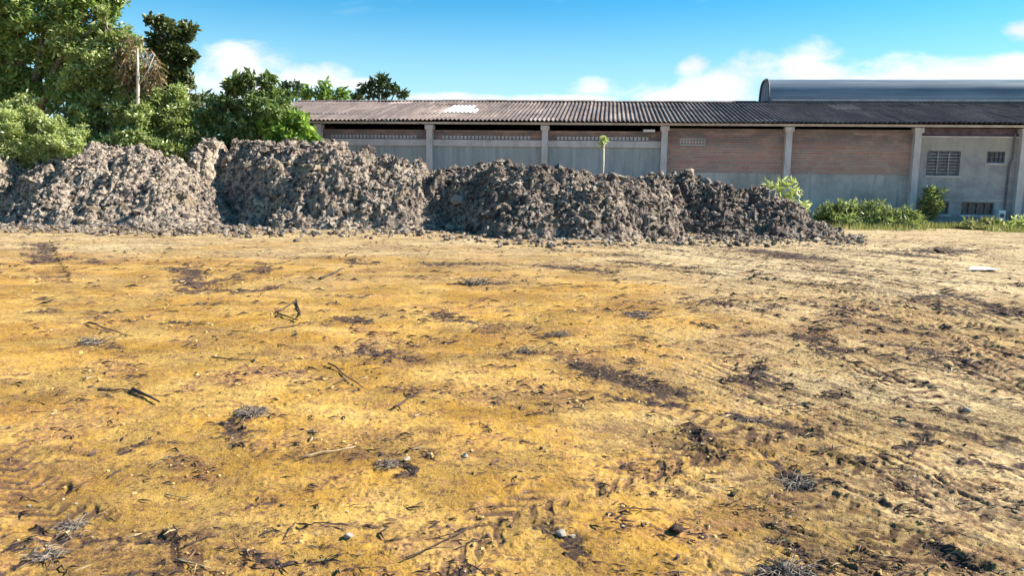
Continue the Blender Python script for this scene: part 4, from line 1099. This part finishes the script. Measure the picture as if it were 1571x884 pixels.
while k < 90:
    r = math.exp(rd.uniform(math.log(3.0), math.log(14))); a = rd.uniform(-R(34), R(34))
    o_ = base_p[k] if k < 6 else base_p[k % 6].copy()
    if k >= 6: COL.objects.link(o_)
    x, y = r*math.sin(a), r*math.cos(a); s = rd.uniform(.004, .010)*max(1, r/6)
    o_.location = (x, y, gz(x, y)+s*.35); o_.scale = (s,)*3; o_.rotation_euler = (0, 0, rd.uniform(0, 6))
    tag(o_, 'small pale pebble on the bare soil', 'pebble', 'pale pebbles scattered over the yard'); k += 1
# tufts of uprooted dry grass
def tuft(label, px, py, s, n_, seed, mat=STRAW, spread=1.0):
    s *= .6; rd = random.Random(seed); g_ = G(px, py); m = MB()
    for q in range(n_):
        a = rd.uniform(0, 6.28); ln = s*rd.uniform(.4, 1.1); el_ = rd.uniform(.05, .9)/spread
        ox, oy = rd.gauss(0, s*.3), rd.gauss(0, s*.25)
        p0 = Vector((ox, oy, 0)); p1 = p0+Vector((math.cos(a)*math.cos(el_), math.sin(a)*math.cos(el_), math.sin(el_)))*ln*.6
        p2 = p1+Vector((math.cos(a), math.sin(a), -.25+rd.uniform(-.2, .3)))*ln*.45
        m.tube([p0, p1, p2], [s*.022, s*.017, s*.006], 4, False)
    o_ = m.build('dry_tuft', mat); o_.location = (g_.x, g_.y, gz(g_.x, g_.y)); tag(o_, label, 'dry grass tuft', 'uprooted dry grass tufts')
DARKSTRAW = mat_simple('dark_straw', (.05, .04, .045), (.32, .26, .2), 25, .8)
tuft('spiky dry grass tuft in the middle distance, in front of the near heap', 733, 436, .42, 90, 1, DARKSTRAW)
tuft('curly tangled root tuft left of centre on yellow soil', 388, 640, .22, 120, 2, DARKSTRAW)
tuft('flattened dark grass tuft right of centre, with legs like a spider', 980, 490, .36, 60, 3, DARKSTRAW, 1.4)
tuft('small grey grass tuft at left on the yellow soil', 140, 530, .28, 60, 4, DARKSTRAW, 1.5)
tuft('small dark tuft below the spiky tuft, middle of the yard', 858, 516, .24, 50, 5, DARKSTRAW)
tuft('small dark tuft beside the reddish patch, middle of the yard', 808, 541, .22, 50, 6, DARKSTRAW)
tuft('dark root tangle on the reddish patch left of centre', 598, 722, .14, 70, 7, DARKSTRAW)
tuft('grey dry grass clump in the right half above the dark smear', 1150, 645, .22, 80, 8, DARKSTRAW, 1.5)
tuft('dark matted grass in the big smear at lower right', 1222, 738, .22, 110, 9, DARKSTRAW, 1.8)
tuft('dark tuft at bottom left among the tyre prints', 110, 815, .16, 90, 10, DARKSTRAW, 1.6)
tuft('dark tuft in the bottom left corner', 75, 862, .15, 90, 11, DARKSTRAW, 1.6)
tuft('black matted root clump on the bottom edge at right', 1208, 876, .20, 150, 12, DARKSTRAW, 1.4)
# pale scrap lying on the right
sc_ = MB(); g_ = G(1507, 416)
sc_.v = [(-.30, -.05, .01), (.25, -.10, .03), (.34, .12, .02), (-.12, .16, .05), (0, .02, .07), (-.30, -.05, .005), (.25, -.10, .02), (.34, .12, .012), (-.12, .16, .04), (0, .02, .06)]
sc_.f = [[0, 1, 4], [1, 2, 4], [2, 3, 4], [3, 0, 4], [6, 5, 9], [7, 6, 9], [8, 7, 9], [5, 8, 9], [0, 5, 6, 1], [1, 6, 7, 2], [2, 7, 8, 3], [3, 8, 5, 0]]
o_ = sc_.build('plastic_scrap', PAPER); o_.location = (g_.x, g_.y, gz(g_.x, g_.y)+.01); tag(o_, 'crumpled white scrap of sheet on the far right of the yard', 'litter')
